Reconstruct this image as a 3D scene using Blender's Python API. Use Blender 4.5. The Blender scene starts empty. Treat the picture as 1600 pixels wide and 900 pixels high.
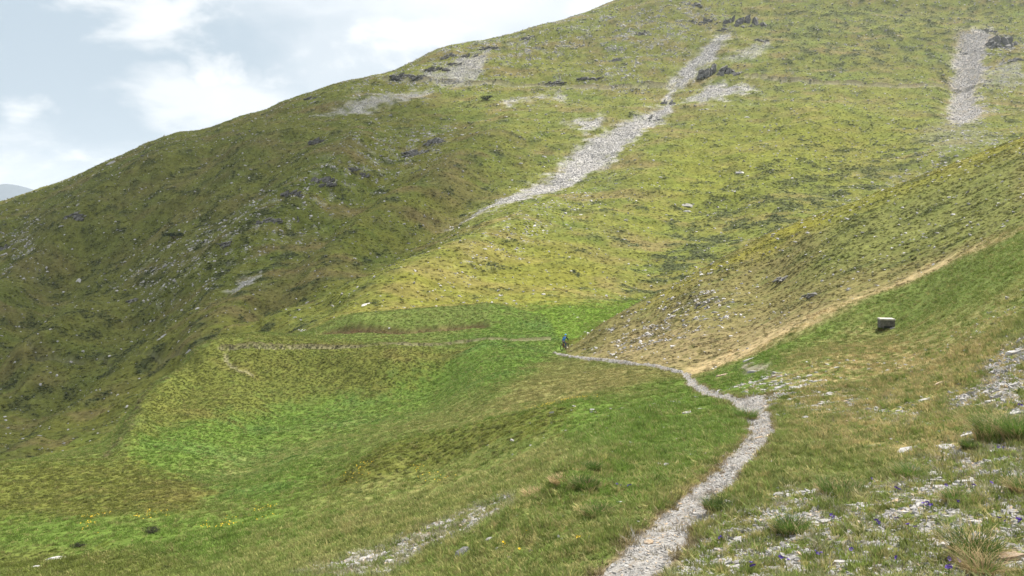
import bpy, bmesh, math, random
import numpy as np
from mathutils import Vector, Matrix, Euler

# ------------------------------------------------------------------ camera, sky, sun, exposure
sc = bpy.context.scene
COL = sc.collection
F = 1256.0          # focal length in pixels of a 1600 wide picture
HOR = 330.0         # row of the eye level
EYE = 1.6
cam_d = bpy.data.cameras.new('camera')
cam = bpy.data.objects.new('camera', cam_d); COL.objects.link(cam)
cam.location = (0, 0, EYE); cam.rotation_euler = (math.radians(90), 0, 0)
cam_d.sensor_width = 36; cam_d.lens = 36 * F / 1600
cam_d.shift_y = -(450 - HOR) / 1600
cam_d.clip_start = 0.05; cam_d.clip_end = 60000
sc.camera = cam

SUN_EL, SUN_AZ = math.radians(53), math.radians(42)      # azimuth to the right of the view direction
sun_dir = Vector((math.sin(SUN_AZ) * math.cos(SUN_EL), math.cos(SUN_AZ) * math.cos(SUN_EL), math.sin(SUN_EL)))
sd = bpy.data.lights.new('sun', 'SUN'); sd.energy = 5.0; sd.angle = math.radians(0.6); sd.color = (1.0, 0.95, 0.86)
sun = bpy.data.objects.new('sun', sd); COL.objects.link(sun)
sun.rotation_euler = (-sun_dir).to_track_quat('-Z', 'Y').to_euler()

world = bpy.data.worlds.new('World'); sc.world = world; world.use_nodes = True
def build_world():
    nt = world.node_tree; nt.nodes.clear(); N = nt.nodes.new; L = nt.links.new
    out = N('ShaderNodeOutputWorld'); bg = N('ShaderNodeBackground'); bg.inputs[1].default_value = 1.0
    sky = N('ShaderNodeTexSky'); sky.sky_type = 'NISHITA'; sky.sun_disc = False
    sky.sun_elevation = SUN_EL; sky.sun_rotation = SUN_AZ; sky.air_density = 1.0; sky.dust_density = 1.5
    ss = N('ShaderNodeVectorMath'); ss.operation = 'SCALE'; ss.inputs[3].default_value = 0.07
    L(sky.outputs[0], ss.inputs[0])
    tc = N('ShaderNodeTexCoord')
    sep = N('ShaderNodeSeparateXYZ'); L(tc.outputs['Generated'], sep.inputs[0])
    def math_(op, a, b=None, clamp=False):
        m = N('ShaderNodeMath'); m.operation = op; m.use_clamp = clamp
        for i, v in enumerate((a, b)):
            if v is None: continue
            if isinstance(v, (int, float)): m.inputs[i].default_value = v
            else: L(v, m.inputs[i])
        return m.outputs[0]
    zz = math_('ADD', math_('MAXIMUM', sep.outputs[2], 0.0), 0.42)
    cx = math_('DIVIDE', sep.outputs[0], zz); cy = math_('DIVIDE', sep.outputs[1], zz)
    cmb = N('ShaderNodeCombineXYZ'); L(cx, cmb.inputs[0]); L(cy, cmb.inputs[1]); cmb.inputs[2].default_value = 3.1
    def noise(scale, detail, rough, dist=0.0, vec=cmb.outputs[0]):
        n = N('ShaderNodeTexNoise'); n.inputs['Scale'].default_value = scale; n.inputs['Detail'].default_value = detail
        n.inputs['Roughness'].default_value = rough; n.inputs['Distortion'].default_value = dist; L(vec, n.inputs['Vector']); return n.outputs[0]
    def ramp(v, a, b):
        m = N('ShaderNodeMapRange'); m.interpolation_type = 'SMOOTHSTEP'; L(v, m.inputs[0])
        m.inputs[1].default_value = a; m.inputs[2].default_value = b; return m.outputs[0]
    def mix(f, a, b):
        m = N('ShaderNodeMix'); m.data_type = 'RGBA'; 
        if isinstance(f, float): m.inputs[0].default_value = f
        else: L(f, m.inputs[0])
        for i, v in ((6, a), (7, b)):
            if isinstance(v, tuple): m.inputs[i].default_value = (*v, 1)
            else: L(v, m.inputs[i])
        return m.outputs[2]
    n1 = noise(2.0, 8, 0.56, 0.3)
    n2 = noise(4.2, 8, 0.56, 0.25)
    n3 = noise(1.1, 4, 0.5)
    cover = ramp(math_('ADD', math_('MULTIPLY', n1, 0.7), math_('MULTIPLY', n3, 0.3)), 0.10, 0.36)      # mostly cloud
    # one grey-blue cloud base ahead to the left, drawn round its direction and torn by the noise
    def lobe(px, py, w, soft):
        v = Vector(((px - 800) / F, 1.0, (HOR - py) / F)).normalized()
        s = N('ShaderNodeVectorMath'); s.operation = 'SUBTRACT'; L(tc.outputs['Generated'], s.inputs[0]); s.inputs[1].default_value = v
        sc_ = N('ShaderNodeVectorMath'); sc_.operation = 'MULTIPLY'; L(s.outputs[0], sc_.inputs[0]); sc_.inputs[1].default_value = (1.0, 1.0, 2.3)
        le = N('ShaderNodeVectorMath'); le.operation = 'LENGTH'; L(sc_.outputs[0], le.inputs[0])
        d = math_('ADD', le.outputs[1], math_('MULTIPLY', math_('SUBTRACT', n2, 0.5), soft))
        return ramp(d, w, w * 0.45)
    base = math_('MAXIMUM', lobe(110, 95, 0.36, 0.30), math_('MULTIPLY', ramp(n3, 0.50, 0.66), 0.7))
    base = math_('MAXIMUM', base, math_('MULTIPLY', lobe(600, 110, 0.20, 0.34), 0.55))
    base = math_('MULTIPLY', base, ramp(n1, 0.22, 0.42))
    tops = math_('MAXIMUM', ramp(n2, 0.50, 0.66), math_('MULTIPLY', lobe(330, 150, 0.10, 0.24), 0.9))
    cl = mix(base, (0.52, 0.54, 0.56), (0.285, 0.345, 0.40))
    cl = mix(math_('MULTIPLY', tops, 0.75), cl, (0.62, 0.62, 0.615))
    colr = mix(cover, ss.outputs[0], cl)
    below = ramp(sep.outputs[2], -0.06, 0.0)
    L(mix(below, (0.14, 0.15, 0.12), colr), bg.inputs[0]); L(bg.outputs[0], out.inputs[0])
build_world()
sc.view_settings.view_transform = 'Standard'; sc.view_settings.look = 'None'
sc.view_settings.exposure = 0.93; sc.view_settings.gamma = 1.0
sc.cycles.volume_bounces = 0
sc.cycles.max_bounces = 4; sc.cycles.diffuse_bounces = 2; sc.cycles.transparent_max_bounces = 8

# ------------------------------------------------------------------ helpers
rng = np.random.default_rng(7); random.seed(7)
_perm = np.random.default_rng(11).permutation(4096).astype(np.int64)
_ang = np.random.default_rng(12).random(4096) * 2 * np.pi
_gx, _gy = np.cos(_ang), np.sin(_ang)
def perlin(x, y, seed=0):
    xi = np.floor(x).astype(np.int64); yi = np.floor(y).astype(np.int64)
    xf = x - xi; yf = y - yi
    u = xf * xf * xf * (xf * (xf * 6 - 15) + 10); v = yf * yf * yf * (yf * (yf * 6 - 15) + 10)
    def g(ix, iy, dx, dy):
        h = _perm[(_perm[(ix + seed * 131) & 4095] + iy) & 4095]
        return _gx[h] * dx + _gy[h] * dy
    a = g(xi, yi, xf, yf); b = g(xi + 1, yi, xf - 1, yf); c = g(xi, yi + 1, xf, yf - 1); d = g(xi + 1, yi + 1, xf - 1, yf - 1)
    return ((a * (1 - u) + b * u) * (1 - v) + (c * (1 - u) + d * u) * v) * 1.5
def fbm(x, y, octs=4, seed=0, gain=0.5):
    s = 0; a = 1; t = 0
    for o in range(octs):
        s = s + a * perlin(x * 2 ** o, y * 2 ** o, seed + o * 7); t += a; a *= gain
    return s / t
def lodnoise(X, Y, DD, rel, seed):
    """world-fixed noise whose grain grows with the distance: octaves faded in and out by distance"""
    out = np.zeros_like(X); tot = np.zeros_like(X)
    for k in range(13):
        lam = 0.04 * 2.0 ** k
        w = np.exp(-(np.log2(lam / (rel * DD))) ** 2 / 1.6); sel = w > .05
        if not sel.any(): continue
        out[sel] += w[sel] * perlin(X[sel] / lam, Y[sel] / (lam * .7), seed + k); tot += np.where(sel, w * w, 0)
    return out / np.sqrt(np.maximum(tot, 1e-6))
def sstep(a, b, x):
    t = np.clip((x - a) / (b - a), 0, 1); return t * t * (3 - 2 * t)
def tag(o, label=None, cat=None, group=None, kind=None):
    if label: o['label'] = label
    if cat: o['category'] = cat
    if group: o['group'] = group
    if kind: o['kind'] = kind
    return o
def link_mesh(name, verts, faces, mat, parent=None, smooth=False):
    me = bpy.data.meshes.new(name); me.from_pydata([tuple(v) for v in verts], [], [tuple(f) for f in faces]); me.update()
    if mat: me.materials.append(mat)
    if smooth:
        me.polygons.foreach_set('use_smooth', [True] * len(me.polygons))
    o = bpy.data.objects.new(name, me); COL.objects.link(o)
    if parent: o.parent = parent
    return o
def bm_obj(name, bm, mat, parent=None, smooth=False):
    me = bpy.data.meshes.new(name); bm.to_mesh(me); bm.free()
    if mat: me.materials.append(mat)
    if smooth: me.polygons.foreach_set('use_smooth', [True] * len(me.polygons))
    o = bpy.data.objects.new(name, me); COL.objects.link(o)
    if parent: o.parent = parent
    return o
def empty(name, loc, rot=(0, 0, 0), scale=1.0):
    o = bpy.data.objects.new(name, None); COL.objects.link(o); o.location = loc; o.rotation_euler = rot
    o.scale = (scale,) * 3; o.empty_display_size = 0.1; return o
class NT:
    def __init__(s, name):
        s.m = bpy.data.materials.new(name); s.m.use_nodes = True; s.t = s.m.node_tree
        s.b = s.t.nodes['Principled BSDF']; s.out = s.t.nodes['Material Output']
        s.b.inputs['Roughness'].default_value = 0.9; s.b.inputs['Specular IOR Level'].default_value = 0.2
    def n(s, t): return s.t.nodes.new('ShaderNode' + t)
    def l(s, a, b): s.t.links.new(a, b)
    def noise(s, scale, detail=4, rough=0.6, vec=None, dist=0):
        n = s.n('TexNoise'); n.inputs['Scale'].default_value = scale; n.inputs['Detail'].default_value = detail
        n.inputs['Roughness'].default_value = rough; n.inputs['Distortion'].default_value = dist
        if vec: s.l(vec, n.inputs['Vector'])
        return n.outputs[0]
    def math(s, op, a, b=None):
        m = s.n('Math'); m.operation = op
        for i, v in enumerate((a, b)):
            if v is None: continue
            if isinstance(v, (int, float)): m.inputs[i].default_value = v
            else: s.l(v, m.inputs[i])
        return m.outputs[0]
    def ramp(s, v, a, b, lo=0.0, hi=1.0):
        m = s.n('MapRange'); m.interpolation_type = 'SMOOTHSTEP'; s.l(v, m.inputs[0])
        for i, q in ((1, a), (2, b), (3, lo), (4, hi)): m.inputs[i].default_value = q
        return m.outputs[0]
    def mix(s, f, a, b, blend='MIX'):
        m = s.n('Mix'); m.data_type = 'RGBA'; m.blend_type = blend
        if isinstance(f, (int, float)): m.inputs[0].default_value = f
        else: s.l(f, m.inputs[0])
        for i, v in ((6, a), (7, b)):
            if isinstance(v, tuple): m.inputs[i].default_value = (*v[:3], 1)
            else: s.l(v, m.inputs[i])
        return m.outputs[2]
    def scale(s, v, f):
        m = s.n('VectorMath'); m.operation = 'SCALE'; s.l(v, m.inputs[0])
        if isinstance(f, (int, float)): m.inputs[3].default_value = f
        else: s.l(f, m.inputs[3])
        return m.outputs[0]
    def bump(s, h, strength, dist):
        b = s.n('Bump'); b.inputs['Strength'].default_value = strength; b.inputs['Distance'].default_value = dist
        s.l(h, b.inputs['Height']); s.l(b.outputs[0], s.b.inputs['Normal'])
    def color(s, c): s.l(c, s.b.inputs['Base Color'])
    def attr(s, name, kind='GEOMETRY'):
        a = s.n('Attribute'); a.attribute_type = kind; a.attribute_name = name; return a
def plain(name, col, rough=0.6, metal=0.0, var=0.15, scale=12.0):
    t = NT(name); t.b.inputs['Roughness'].default_value = rough; t.b.inputs['Metallic'].default_value = metal
    tc = t.n('TexCoord'); n = t.noise(scale, 3, 0.6, tc.outputs['Object'])
    t.color(t.mix(n, tuple(c * (1 - var) for c in col), tuple(min(1, c * (1 + var)) for c in col))); return t.m

# ------------------------------------------------------------------ the land: control points (picture column, row, distance in m)
COLS = {
 0: [(1010,5),(933,10),(926,16),(900,24),(840,31),(790,39),(750,46),(728,52),(765,85),(712,138),(640,175),(560,205),(480,240),(400,290),(320,370)],
 100: [(1005,5),(930,10),(918,16),(900,22),(840,29.5),(790,38),(750,45.5),(720,53),(760,90),(698,135),(640,168),(560,197),(480,235),(400,278),(287,372)],
 200: [(1000,5),(928,10),(900,20),(840,28),(790,37),(750,45),(720,52),(688,62),(722,95),(676,135),(620,162),(560,190),(480,230),(400,265),(300,325),(246,378)],
 250: [(620,84),(660,114),(605,160)],
 300: [(995,5),(925,10),(900,18),(840,26),(780,38),(740,47),(700,57),(660,68),(620,81),(571,98),(606,126),(555,160),(520,178),(480,198),(400,242),(300,300),(213,375)],
 350: [(546,107),(576,134)],
 400: [(985,5),(920,10),(900,16),(840,24),(780,36),(740,46),(700,56),(660,67),(620,80),(590,90),(544,109),(556,134),(530,150),(480,175),(400,220),(300,278),(230,330),(178,385)],
 500: [(975,5),(915,10),(900,14),(840,21),(780,32),(740,42),(700,52),(660,64),(620,77),(590,89),(543,106),(522,117),(508,130),(480,150),(400,207),(300,265),(200,340),(147,405)],
 600: [(965,5),(900,12),(830,19),(780,28),(720,42),(680,52),(640,65),(600,80),(570,91),(542,103),(520,113),(500,126),(470,146),(400,200),(300,260),(200,340),(122,430)],
 700: [(955,5),(900,10),(850,13.5),(805,18),(770,24),(720,35),(680,45),(640,58),(600,74),(565,90),(540,100),(520,111),(490,130),(440,162),(400,188),(300,255),(200,330),(140,390),(76,455)],
 800: [(950,5),(900,8.5),(850,10),(800,12),(786,16),(740,23),(700,31),(650,43),(600,62),(562,84),(538,95),(520,107),(480,132),(440,160),(400,185),(320,240),(250,290),(180,345),(130,400),(60,470)],
 900: [(945,5),(900,7.4),(850,8.8),(800,10.6),(748,13.5),(722,19),(680,29),(640,40),(600,57),(575,72),(556,84),(547,89),(530,101),(500,116),(470,136),(440,160),(400,185),(320,240),(250,290),(180,345),(130,400),(26,500)],
 1000: [(940,5),(900,7),(850,8.2),(800,9.8),(750,12),(700,16.5),(660,24),(620,37),(595,49),(572,62),(520,82),(474,95),(496,114),(466,150),(430,172),(400,190),(320,240),(250,288),(180,340),(130,395),(60,455),(-8,520)],
 1100: [(938,5),(860,7.9),(800,9.4),(740,11.8),(690,15.5),(650,22),(615,32),(598,43),(580,54),(500,73),(420,97),(448,116),(414,180),(380,202),(320,240),(250,288),(180,340),(130,392),(60,450),(0,510),(-60,580)],
 1200: [(936,5),(900,6.6),(800,8.7),(740,11),(690,14.5),(650,19),(610,27),(570,42),(532,55),(480,72),(430,85),(368,98),(400,118),(362,200),(320,235),(250,285),(180,338),(125,390),(60,450),(0,515),(-80,600)],
 1300: [(934,5),(900,6.2),(800,8.2),(730,11),(680,15),(600,26),(560,33),(483,55),(420,72),(328,98),(362,120),(322,225),(250,280),(180,335),(130,388),(60,448),(0,510),(-100,600)],
 1400: [(932,5),(900,5.9),(800,7.8),(740,10),(680,13.5),(640,17.5),(600,24),(560,32),(514,46),(448,55),(400,66),(350,78),(290,97),(326,120),(284,245),(230,285),(180,330),(130,385),(60,448),(0,510),(-120,600)],
 1500: [(932,5),(900,5.7),(800,7.4),(740,9.3),(680,12),(620,16.5),(560,23.5),(500,34),(450,43),(402,53),(330,72),(250,96),(290,120),(246,265),(200,300),(135,380),(60,445),(0,505),(-140,600)],
 1600: [(930,5),(900,5.5),(760,8),(640,13),(540,19),(430,34),(352,50),(290,68),(212,95),(256,120),(208,290),(140,375),(60,440),(0,500),(-160,600)],
 1800: [(920,5),(760,7.2),(640,11),(540,16),(430,27),(330,42),(250,62),(135,94),(182,120),(135,320),(60,430),(0,490),(-200,600)],
 2150: [(900,5),(740,7),(600,11),(480,16),(360,27),(240,42),(150,62),(30,94),(80,120),(30,330),(-40,430),(-120,490),(-280,600)],
 -350: [(1020,5),(960,10),(940,16),(915,24),(860,31),(810,39),(775,46),(755,52),(800,85),(760,138),(690,175),(620,205),(560,240),(490,290),(420,370)],
}
SKY = [(-350,420,370),(0,320,370),(50,305,371),(90,290,372),(130,275,373),(165,258,375),(240,232,377),(300,213,375),(350,196,380),(390,180,384),(440,164,395),(490,150,405),(540,136,415),(580,126,425),(610,120,432),(650,100,440),(700,76,455),(760,68,463),(850,42,480),(960,8,510)]
pts = [(c, p, d) for c, l in COLS.items() for p, d in l] + [s for s in SKY if s[0] not in COLS]
for a, b, d in SKY: pts.append((a, b + 70, d * 1.35)); pts.append((a, b + 160, d * 2.0))
for c in (1100,1200,1300,1400,1500,1600,1800,2150): pts += [(c, COLS[c][-1][0] + 40, 800), (c, COLS[c][-1][0] + 130, 1200)]
pts += [(1030,574,58),(980,568,65),(930,562,74),(940,510,92),(1050,446,96),(1150,394,98),(1250,347,98),(1450,270,97),(1550,232,96)]
P = np.array(pts, float)
SU, SS = 1 / 260.0, 2.2
def tps(r2): return np.where(r2 > 1e-12, 0.5 * r2 * np.log(np.maximum(r2, 1e-12)), 0)
A = np.stack([P[:, 0] * SU, np.log(P[:, 2]) * SS], 1)
n = len(P); K = tps(((A[:, None] - A[None]) ** 2).sum(-1)) + np.eye(n) * 2e-4
Q = np.hstack([np.ones((n, 1)), A]); M = np.block([[K, Q], [Q.T, np.zeros((3, 3))]])
W = np.linalg.solve(M, np.concatenate([P[:, 1], [0, 0, 0]]))
def surf(px, s):
    out = np.full(px.shape, W[n]) + W[n + 1] * px * SU + W[n + 2] * s * SS
    for i in range(n):
        out += W[i] * tps((px * SU - A[i, 0]) ** 2 + (s * SS - A[i, 1]) ** 2)
    return out
# grid of the land: fine where the picture looks, coarse beside it
PXC = np.concatenate([np.arange(-420, -40, 14), np.arange(-40, 1640, 2.2), np.arange(1640, 2180, 14)])
SR = np.concatenate([np.linspace(math.log(4.8), math.log(560), 860), np.linspace(math.log(566), math.log(1150), 50)])
cu = np.arange(-430, 2200, 13.0); cs = np.linspace(SR[0] - .02, SR[-1] + .02, 420)
CU, CS = np.meshgrid(cu, cs); CZ = surf(CU, CS)
def cubic(grid, fi, fj):
    def w(t): return np.stack([-.5*t+t*t-.5*t**3, 1-2.5*t*t+1.5*t**3, .5*t+2*t*t-1.5*t**3, -.5*t*t+.5*t**3])
    def idx(f, m): i = np.clip(np.floor(f).astype(int), 1, m - 3); return i, f - i
    i, ti = idx(fi, grid.shape[0]); j, tj = idx(fj, grid.shape[1]); wi = w(ti); wj = w(tj)
    rows = sum(wi[k][:, None] * grid[i - 1 + k] for k in range(4))
    return sum(wj[k][None] * rows[:, j - 1 + k] for k in range(4))
PYb = cubic(CZ, (SR - cs[0]) / (cs[1] - cs[0]), (PXC - cu[0]) / 13.0)
D = np.exp(SR)
# rows from the feet of the camera to the start of the grid
PX = np.broadcast_to(PXC[None], PYb.shape).copy(); DD = np.broadcast_to(D[:, None], PYb.shape).copy()
X = (PX - 800) / F * DD; Y = DD.copy(); Z = EYE - (PYb - HOR) / F * DD
R_, C_ = Z.shape

def seg_dist(x, y, line):
    """distance to a polyline, and the side (positive = left of its direction)"""
    best = np.full(x.shape, 1e9); tt = np.zeros(x.shape)
    L = np.array(line, float)
    for k in range(len(L) - 1):
        a, b = L[k, :2], L[k + 1, :2]; e = b - a; l2 = (e ** 2).sum() + 1e-9
        t = np.clip(((x - a[0]) * e[0] + (y - a[1]) * e[1]) / l2, 0, 1)
        d = np.hypot(x - a[0] - t * e[0], y - a[1] - t * e[1])
        m = d < best; best = np.where(m, d, best); tt = np.where(m, k + t, tt)
    return best, tt
def poly_sd(x, y, poly):
    """signed distance in picture units, positive inside"""
    P_ = np.array(poly, float); best = np.full(x.shape, 1e9); ins = np.zeros(x.shape, bool)
    for k in range(len(P_)):
        a, b = P_[k], P_[(k + 1) % len(P_)]; e = b - a; l2 = (e ** 2).sum() + 1e-9
        t = np.clip(((x - a[0]) * e[0] + (y - a[1]) * e[1]) / l2, 0, 1)
        best = np.minimum(best, np.hypot(x - a[0] - t * e[0], y - a[1] - t * e[1]))
        c = (a[1] > y) != (b[1] > y)
        with np.errstate(divide='ignore', invalid='ignore'):
            ins ^= c & (x < (b[0] - a[0]) * (y - a[1]) / (b[1] - a[1] + 1e-12) + a[0])
    return np.where(ins, best, -best)

# where one hill ends and the next begins (distance at each column)
DSPLIT = np.interp(PX, [-350,0,100,200,250,300,350,400,500,600,700,800,850,885,900,940,1000,1100,1800], [84,85,90,95,114,126,134,134,124,124,126,128,122,95,93,97,102,105,106])
DFOLD = np.interp(PX, [858,876,892,930,980,1030,1075,1180,1280,1400,1500,1600,1800], [128,100,83,74,65,58,53,54,55,55,53,50,46])
far = DD > DSPLIT
brown = (~far) & (PX > 880) & (DD > DFOLD)
fore = ~far & ~brown

# spurs and gullies of the mountain, drawn down the fall line (picture column, row), height, width
wob = 10 * fbm(X / 25, Y / 25, 3, 50)
def ridge(line, amp, width, mask):
    global Z
    d, t = seg_dist(PX + wob, PYb + wob, line); t = t / (len(line) - 1)
    Z = Z + sstep(0, .28, t) * sstep(1, .72, t) * mask * amp * 2.0 * np.exp(-(d / width) ** 2)
mfar = sstep(0, 25, DD - DSPLIT)
LAWN = [(690,540),(780,500),(900,476),(1010,470),(930,515),(885,548),(800,560)]
mfar *= 1 - .85 * sstep(-12, 12, poly_sd(PX, PYb, LAWN)) * (DD < 175)
for ln, a, w in [
    ([(940,270),(800,372),(680,432),(560,500),(510,518)], 2.2, 34),
    ([(640,200),(480,300),(330,420),(200,520),(60,600)], 3.5, 36),
    ([(330,225),(180,330),(0,430)], 3.0, 34),
    ([(860,170),(720,270),(560,380),(440,460)], 2.2, 30),
    ([(850,225),(700,330),(560,415),(420,475),(345,535)], -2.6, 30),
    ([(600,260),(420,380),(250,500),(120,580)], -2.8, 30),
    ([(420,215),(260,330),(90,450),(0,500)], -2.6, 28),
    ([(1150,60),(1045,150),(960,235),(860,280),(765,322)], -.8, 26),
    ([(1080,190),(990,300),(900,380),(780,445)], .8, 40),
    ([(1510,40),(1500,200)], -1.6, 26),
    ([(1330,20),(1250,230),(1130,330)], 1.6, 60),
    ([(140,470),(60,560),(0,610)], 2.5, 24)]:
    ridge(ln, a, w, mfar)
acr = .6 * PX + .8 * PYb + 2.2 * wob; alo = -.8 * PX + .6 * PYb
gul = fbm(acr / 62, alo / 420, 3, 52, .55) + .5 * (1 - 2 * np.abs(fbm(acr / 95, alo / 500, 2, 53)))
Z += mfar * sstep(760, 480, PX + .5 * (PYb - 250)) * 6.8 * gul * np.clip(DD / 260, .5, 1.3) * (1 - .75 * sstep(310, 365, DD))
gul2 = fbm((PX * .85 + .5 * PYb + 2 * wob) / 70, PYb / 330, 3, 54, .5)
Z += mfar * sstep(900, 1150, PX) * 1.6 * gul2
nf = 1.0 * fore
ridge([(160,714),(200,686),(240,630),(290,575),(350,550),(450,548),(560,545)], .95, 24, nf)
ridge([(330,600),(400,565),(520,556),(640,552),(740,546)], .55, 16, nf)
ridge([(300,670),(420,622),(560,596),(680,575),(780,556)], -.75, 22, nf)
ridge([(470,515),(560,508),(680,498),(760,490),(840,486)], .9, 12, 1.0 * (DD > 95) * (DD < 170))
ridge([(250,735),(450,662),(640,612),(760,580)], -.95, 40, nf)
ridge([(500,768),(640,722),(860,672),(1000,625)], .5, 22, nf)
ridge([(840,775),(900,745),(960,700),(1040,630)], .16, 26, nf)

# relief
ax = 0.55
Z += mfar * (2.2 * fbm(X / 55, Y / 40, 3, 1) + 0.9 * fbm(X / 18, Y / 11, 2, 2))
shrub_n = fbm(X / 8, Y / 6.5, 4, 3, 0.6)
hum = fbm(X / 2.9, Y / 2.6, 3, 4, 0.6)
Z += mfar * (0.28 * hum + 0.45 * np.maximum(shrub_n, 0))
Z += mfar * 0.5 * (1 - np.abs(fbm(X / 12, (Y + 0.5 * X) / 30, 3, 9))) * sstep(900, 500, PX)
mb = brown * 1.0
terr = fbm(X / 5.5, Y / 2.4 + Z * 0.25, 4, 5, 0.6)
Z += mb * sstep(0, 8, DD - DFOLD) * (0.28 * terr + 0.10 * fbm(X / 1.3, Y / 0.9, 3, 6) + 0.3 * fbm(X / 16, Y / 16, 2, 8))
mf = fore * 1.0
Z += mf * sstep(5, 30, DD) * 0.35 * fbm(X / 9, Y / 9, 3, 12)
Z += mf * sstep(40, 70, DD) * (0.10 * fbm(X / 2.2, Y / 1.5, 3, 14))
Z += mf * sstep(5, 14, DD) * (0.09 * fbm(X / 1.6, Y / 1.6, 4, 13) )
Z += mf * (0.045 * fbm(X / 0.55, Y / 0.55, 4, 15, 0.6))

def locate(px, py, dmin=0, dmax=1e9):
    """first ground point, going out from the camera, on the ray through a picture position"""
    j = int(np.argmin(np.abs(PXC - px))); col = HOR - (Z[:, j] - EYE) / DD[:, j] * F
    ok = (col <= py) & (DD[:, j] >= dmin) & (DD[:, j] <= dmax)
    k = int(np.argmax(ok)) if ok.any() else int(np.argmin(np.abs(col - py) + 1e3 * ((DD[:, j] < dmin) | (DD[:, j] > dmax))))
    return k, j
def ground(px, py, dmin=0, dmax=1e9):
    k, j = locate(px, py, dmin, dmax); return Vector((X[k, j], Y[k, j], Z[k, j]))
def line3(l, dmin=0, dmax=1e9): return [tuple(ground(a, b, dmin, dmax)) for a, b in l]

# paths: walked lines placed on the ground, then pressed into it
PATH = line3([(955,925),(975,895),(1030,850),(1085,790),(1130,742),(1165,705),(1190,675),(1184,648),(1152,630),(1110,616),(1088,604),(1076,592),(1070,584)], 4)
PATH += line3([(1030,575),(980,568),(930,562),(885,556),(866,553)], 50, 95)
SPUR = line3([(1186,640),(1172,625),(1192,617)], 12, 40)
pw = 0.02 * 0 + np.zeros_like(Z)
near = DD < 100
def press(line, width, depth, sel, soft=0.4, warp=0.16):
    wx = warp * fbm(X[sel] / 0.7, Y[sel] / 0.7, 3, 21)
    d, t = seg_dist(X[sel], Y[sel], line)
    wv = width(t) if callable(width) else width
    m = 1 - sstep(1 - soft, 1 + soft, (d + wx) / wv)
    Z[sel] -= depth * m
    out = np.zeros_like(Z); out[sel] = m; return out
wfun = lambda t: np.interp(t, [0, 3, 6, 7, 8, 10, 13, 17], [0.33, 0.25, 0.27, 0.34, 0.27, 0.27, 0.25, 0.25])
m_path = press(PATH, wfun, 0.06, near & (PX > 780) & (PX < 1300))
m_path = np.maximum(m_path, press(SPUR, 0.42, 0.03, near & (PX > 1000) & (PX < 1300)))
trail_lines = [line3([(345,546),(400,545),(480,544),(560,543),(640,540),(720,536),(800,533),(860,531)], 85, 130)]
m_trail = np.zeros_like(Z)
m_trail = np.maximum(m_trail, press(trail_lines[0], 0.24, 0.2, (DD > 80) & (DD < 140) & (PX > 300) & (PX < 900), 0.4, 0.25))
for ln, w in [([(352,556),(353,568),(372,580),(394,588)], 0.22)]:
    m_trail = np.maximum(m_trail, press(line3(ln, 70, 125), w, 0.12, (DD > 60) & (DD < 130) & (PX > 320) & (PX < 430), 0.5, 0.35))
FAR_TRAILS = []
for ln, w in [([(0,558),(60,562),(120,565),(160,560),(240,552),(300,551)], 0.35), ([(600,124),(660,128),(740,134),(860,135),(960,137),(1040,138)], 1.2),
              ([(1165,120),(1240,126),(1330,133),(1420,137),(1520,139),(1600,143)], 1.0)]:
    xs = [a for a, b in ln]
    l3 = line3(ln, 140)
    if xs[0] > 300: FAR_TRAILS.append(l3)
    m_trail = np.maximum(m_trail, press(l3, w, 0.8, far & (PX > xs[0] - 20) & (PX < xs[-1] + 20), 0.45, 0.25))
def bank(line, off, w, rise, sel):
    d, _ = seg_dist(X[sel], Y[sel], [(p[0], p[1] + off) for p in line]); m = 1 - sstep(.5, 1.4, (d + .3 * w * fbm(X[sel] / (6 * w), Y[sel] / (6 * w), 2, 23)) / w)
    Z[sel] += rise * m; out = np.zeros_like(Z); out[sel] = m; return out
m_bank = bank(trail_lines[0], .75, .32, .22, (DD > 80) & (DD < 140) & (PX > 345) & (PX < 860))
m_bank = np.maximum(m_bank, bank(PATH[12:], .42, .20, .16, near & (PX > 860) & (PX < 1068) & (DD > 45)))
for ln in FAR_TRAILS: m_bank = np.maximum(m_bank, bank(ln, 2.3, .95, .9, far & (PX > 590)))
# ledge cut into the lower mountain above the trail
led = line3([(512,519),(600,518),(700,513),(745,508)], 100, 150)
d, _ = seg_dist(X, Y, led); m_ledge = (1 - sstep(0.6, 2.2, d + 0.8 * fbm(X / 3, Y / 3, 3, 33))) * (DD > 95) * (DD < 160); Z -= 0.9 * m_ledge

# ------------------------------------------------------------------ what grows where
wx = 20 * lodnoise(X, Y, DD, .09, 30) + 11 * lodnoise(X, Y, DD, .025, 31) + 5 * lodnoise(X, Y, DD, .008, 35)
wy = 9 * lodnoise(X, Y, DD, .09, 32) + 6 * lodnoise(X, Y, DD, .025, 34) + 3 * lodnoise(X, Y, DD, .008, 36)
wx3, wy3 = wx * .35, wy * .5
def area(poly, soft=8, reg=None, dmin=0, dmax=1e9, tight=False):
    ax_, ay_ = (wx3, wy3) if tight else (wx, wy)
    xs = [p[0] for p in poly]; ys = [p[1] for p in poly]; g = 60
    sel = (PX > min(xs) - g) & (PX < max(xs) + g) & (PYb > min(ys) - g) & (PYb < max(ys) + g) & (DD > dmin) & (DD < dmax)
    if reg is not None: sel &= reg
    out = np.zeros_like(Z)
    out[sel] = sstep(-soft, soft, poly_sd((PX + ax_)[sel], (PYb + ay_)[sel], poly)); return out
def C(*c): return np.array(c)
def rag(poly, soft, reg=None, dmin=0, dmax=1e9, amp=.32):
    m = area(poly, soft, reg, dmin, dmax); return sstep(.30, .70, m + amp * (.75 * n_px + .5 * n_sm + .45 * n_mid)) * sstep(.02, .25, m)
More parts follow.
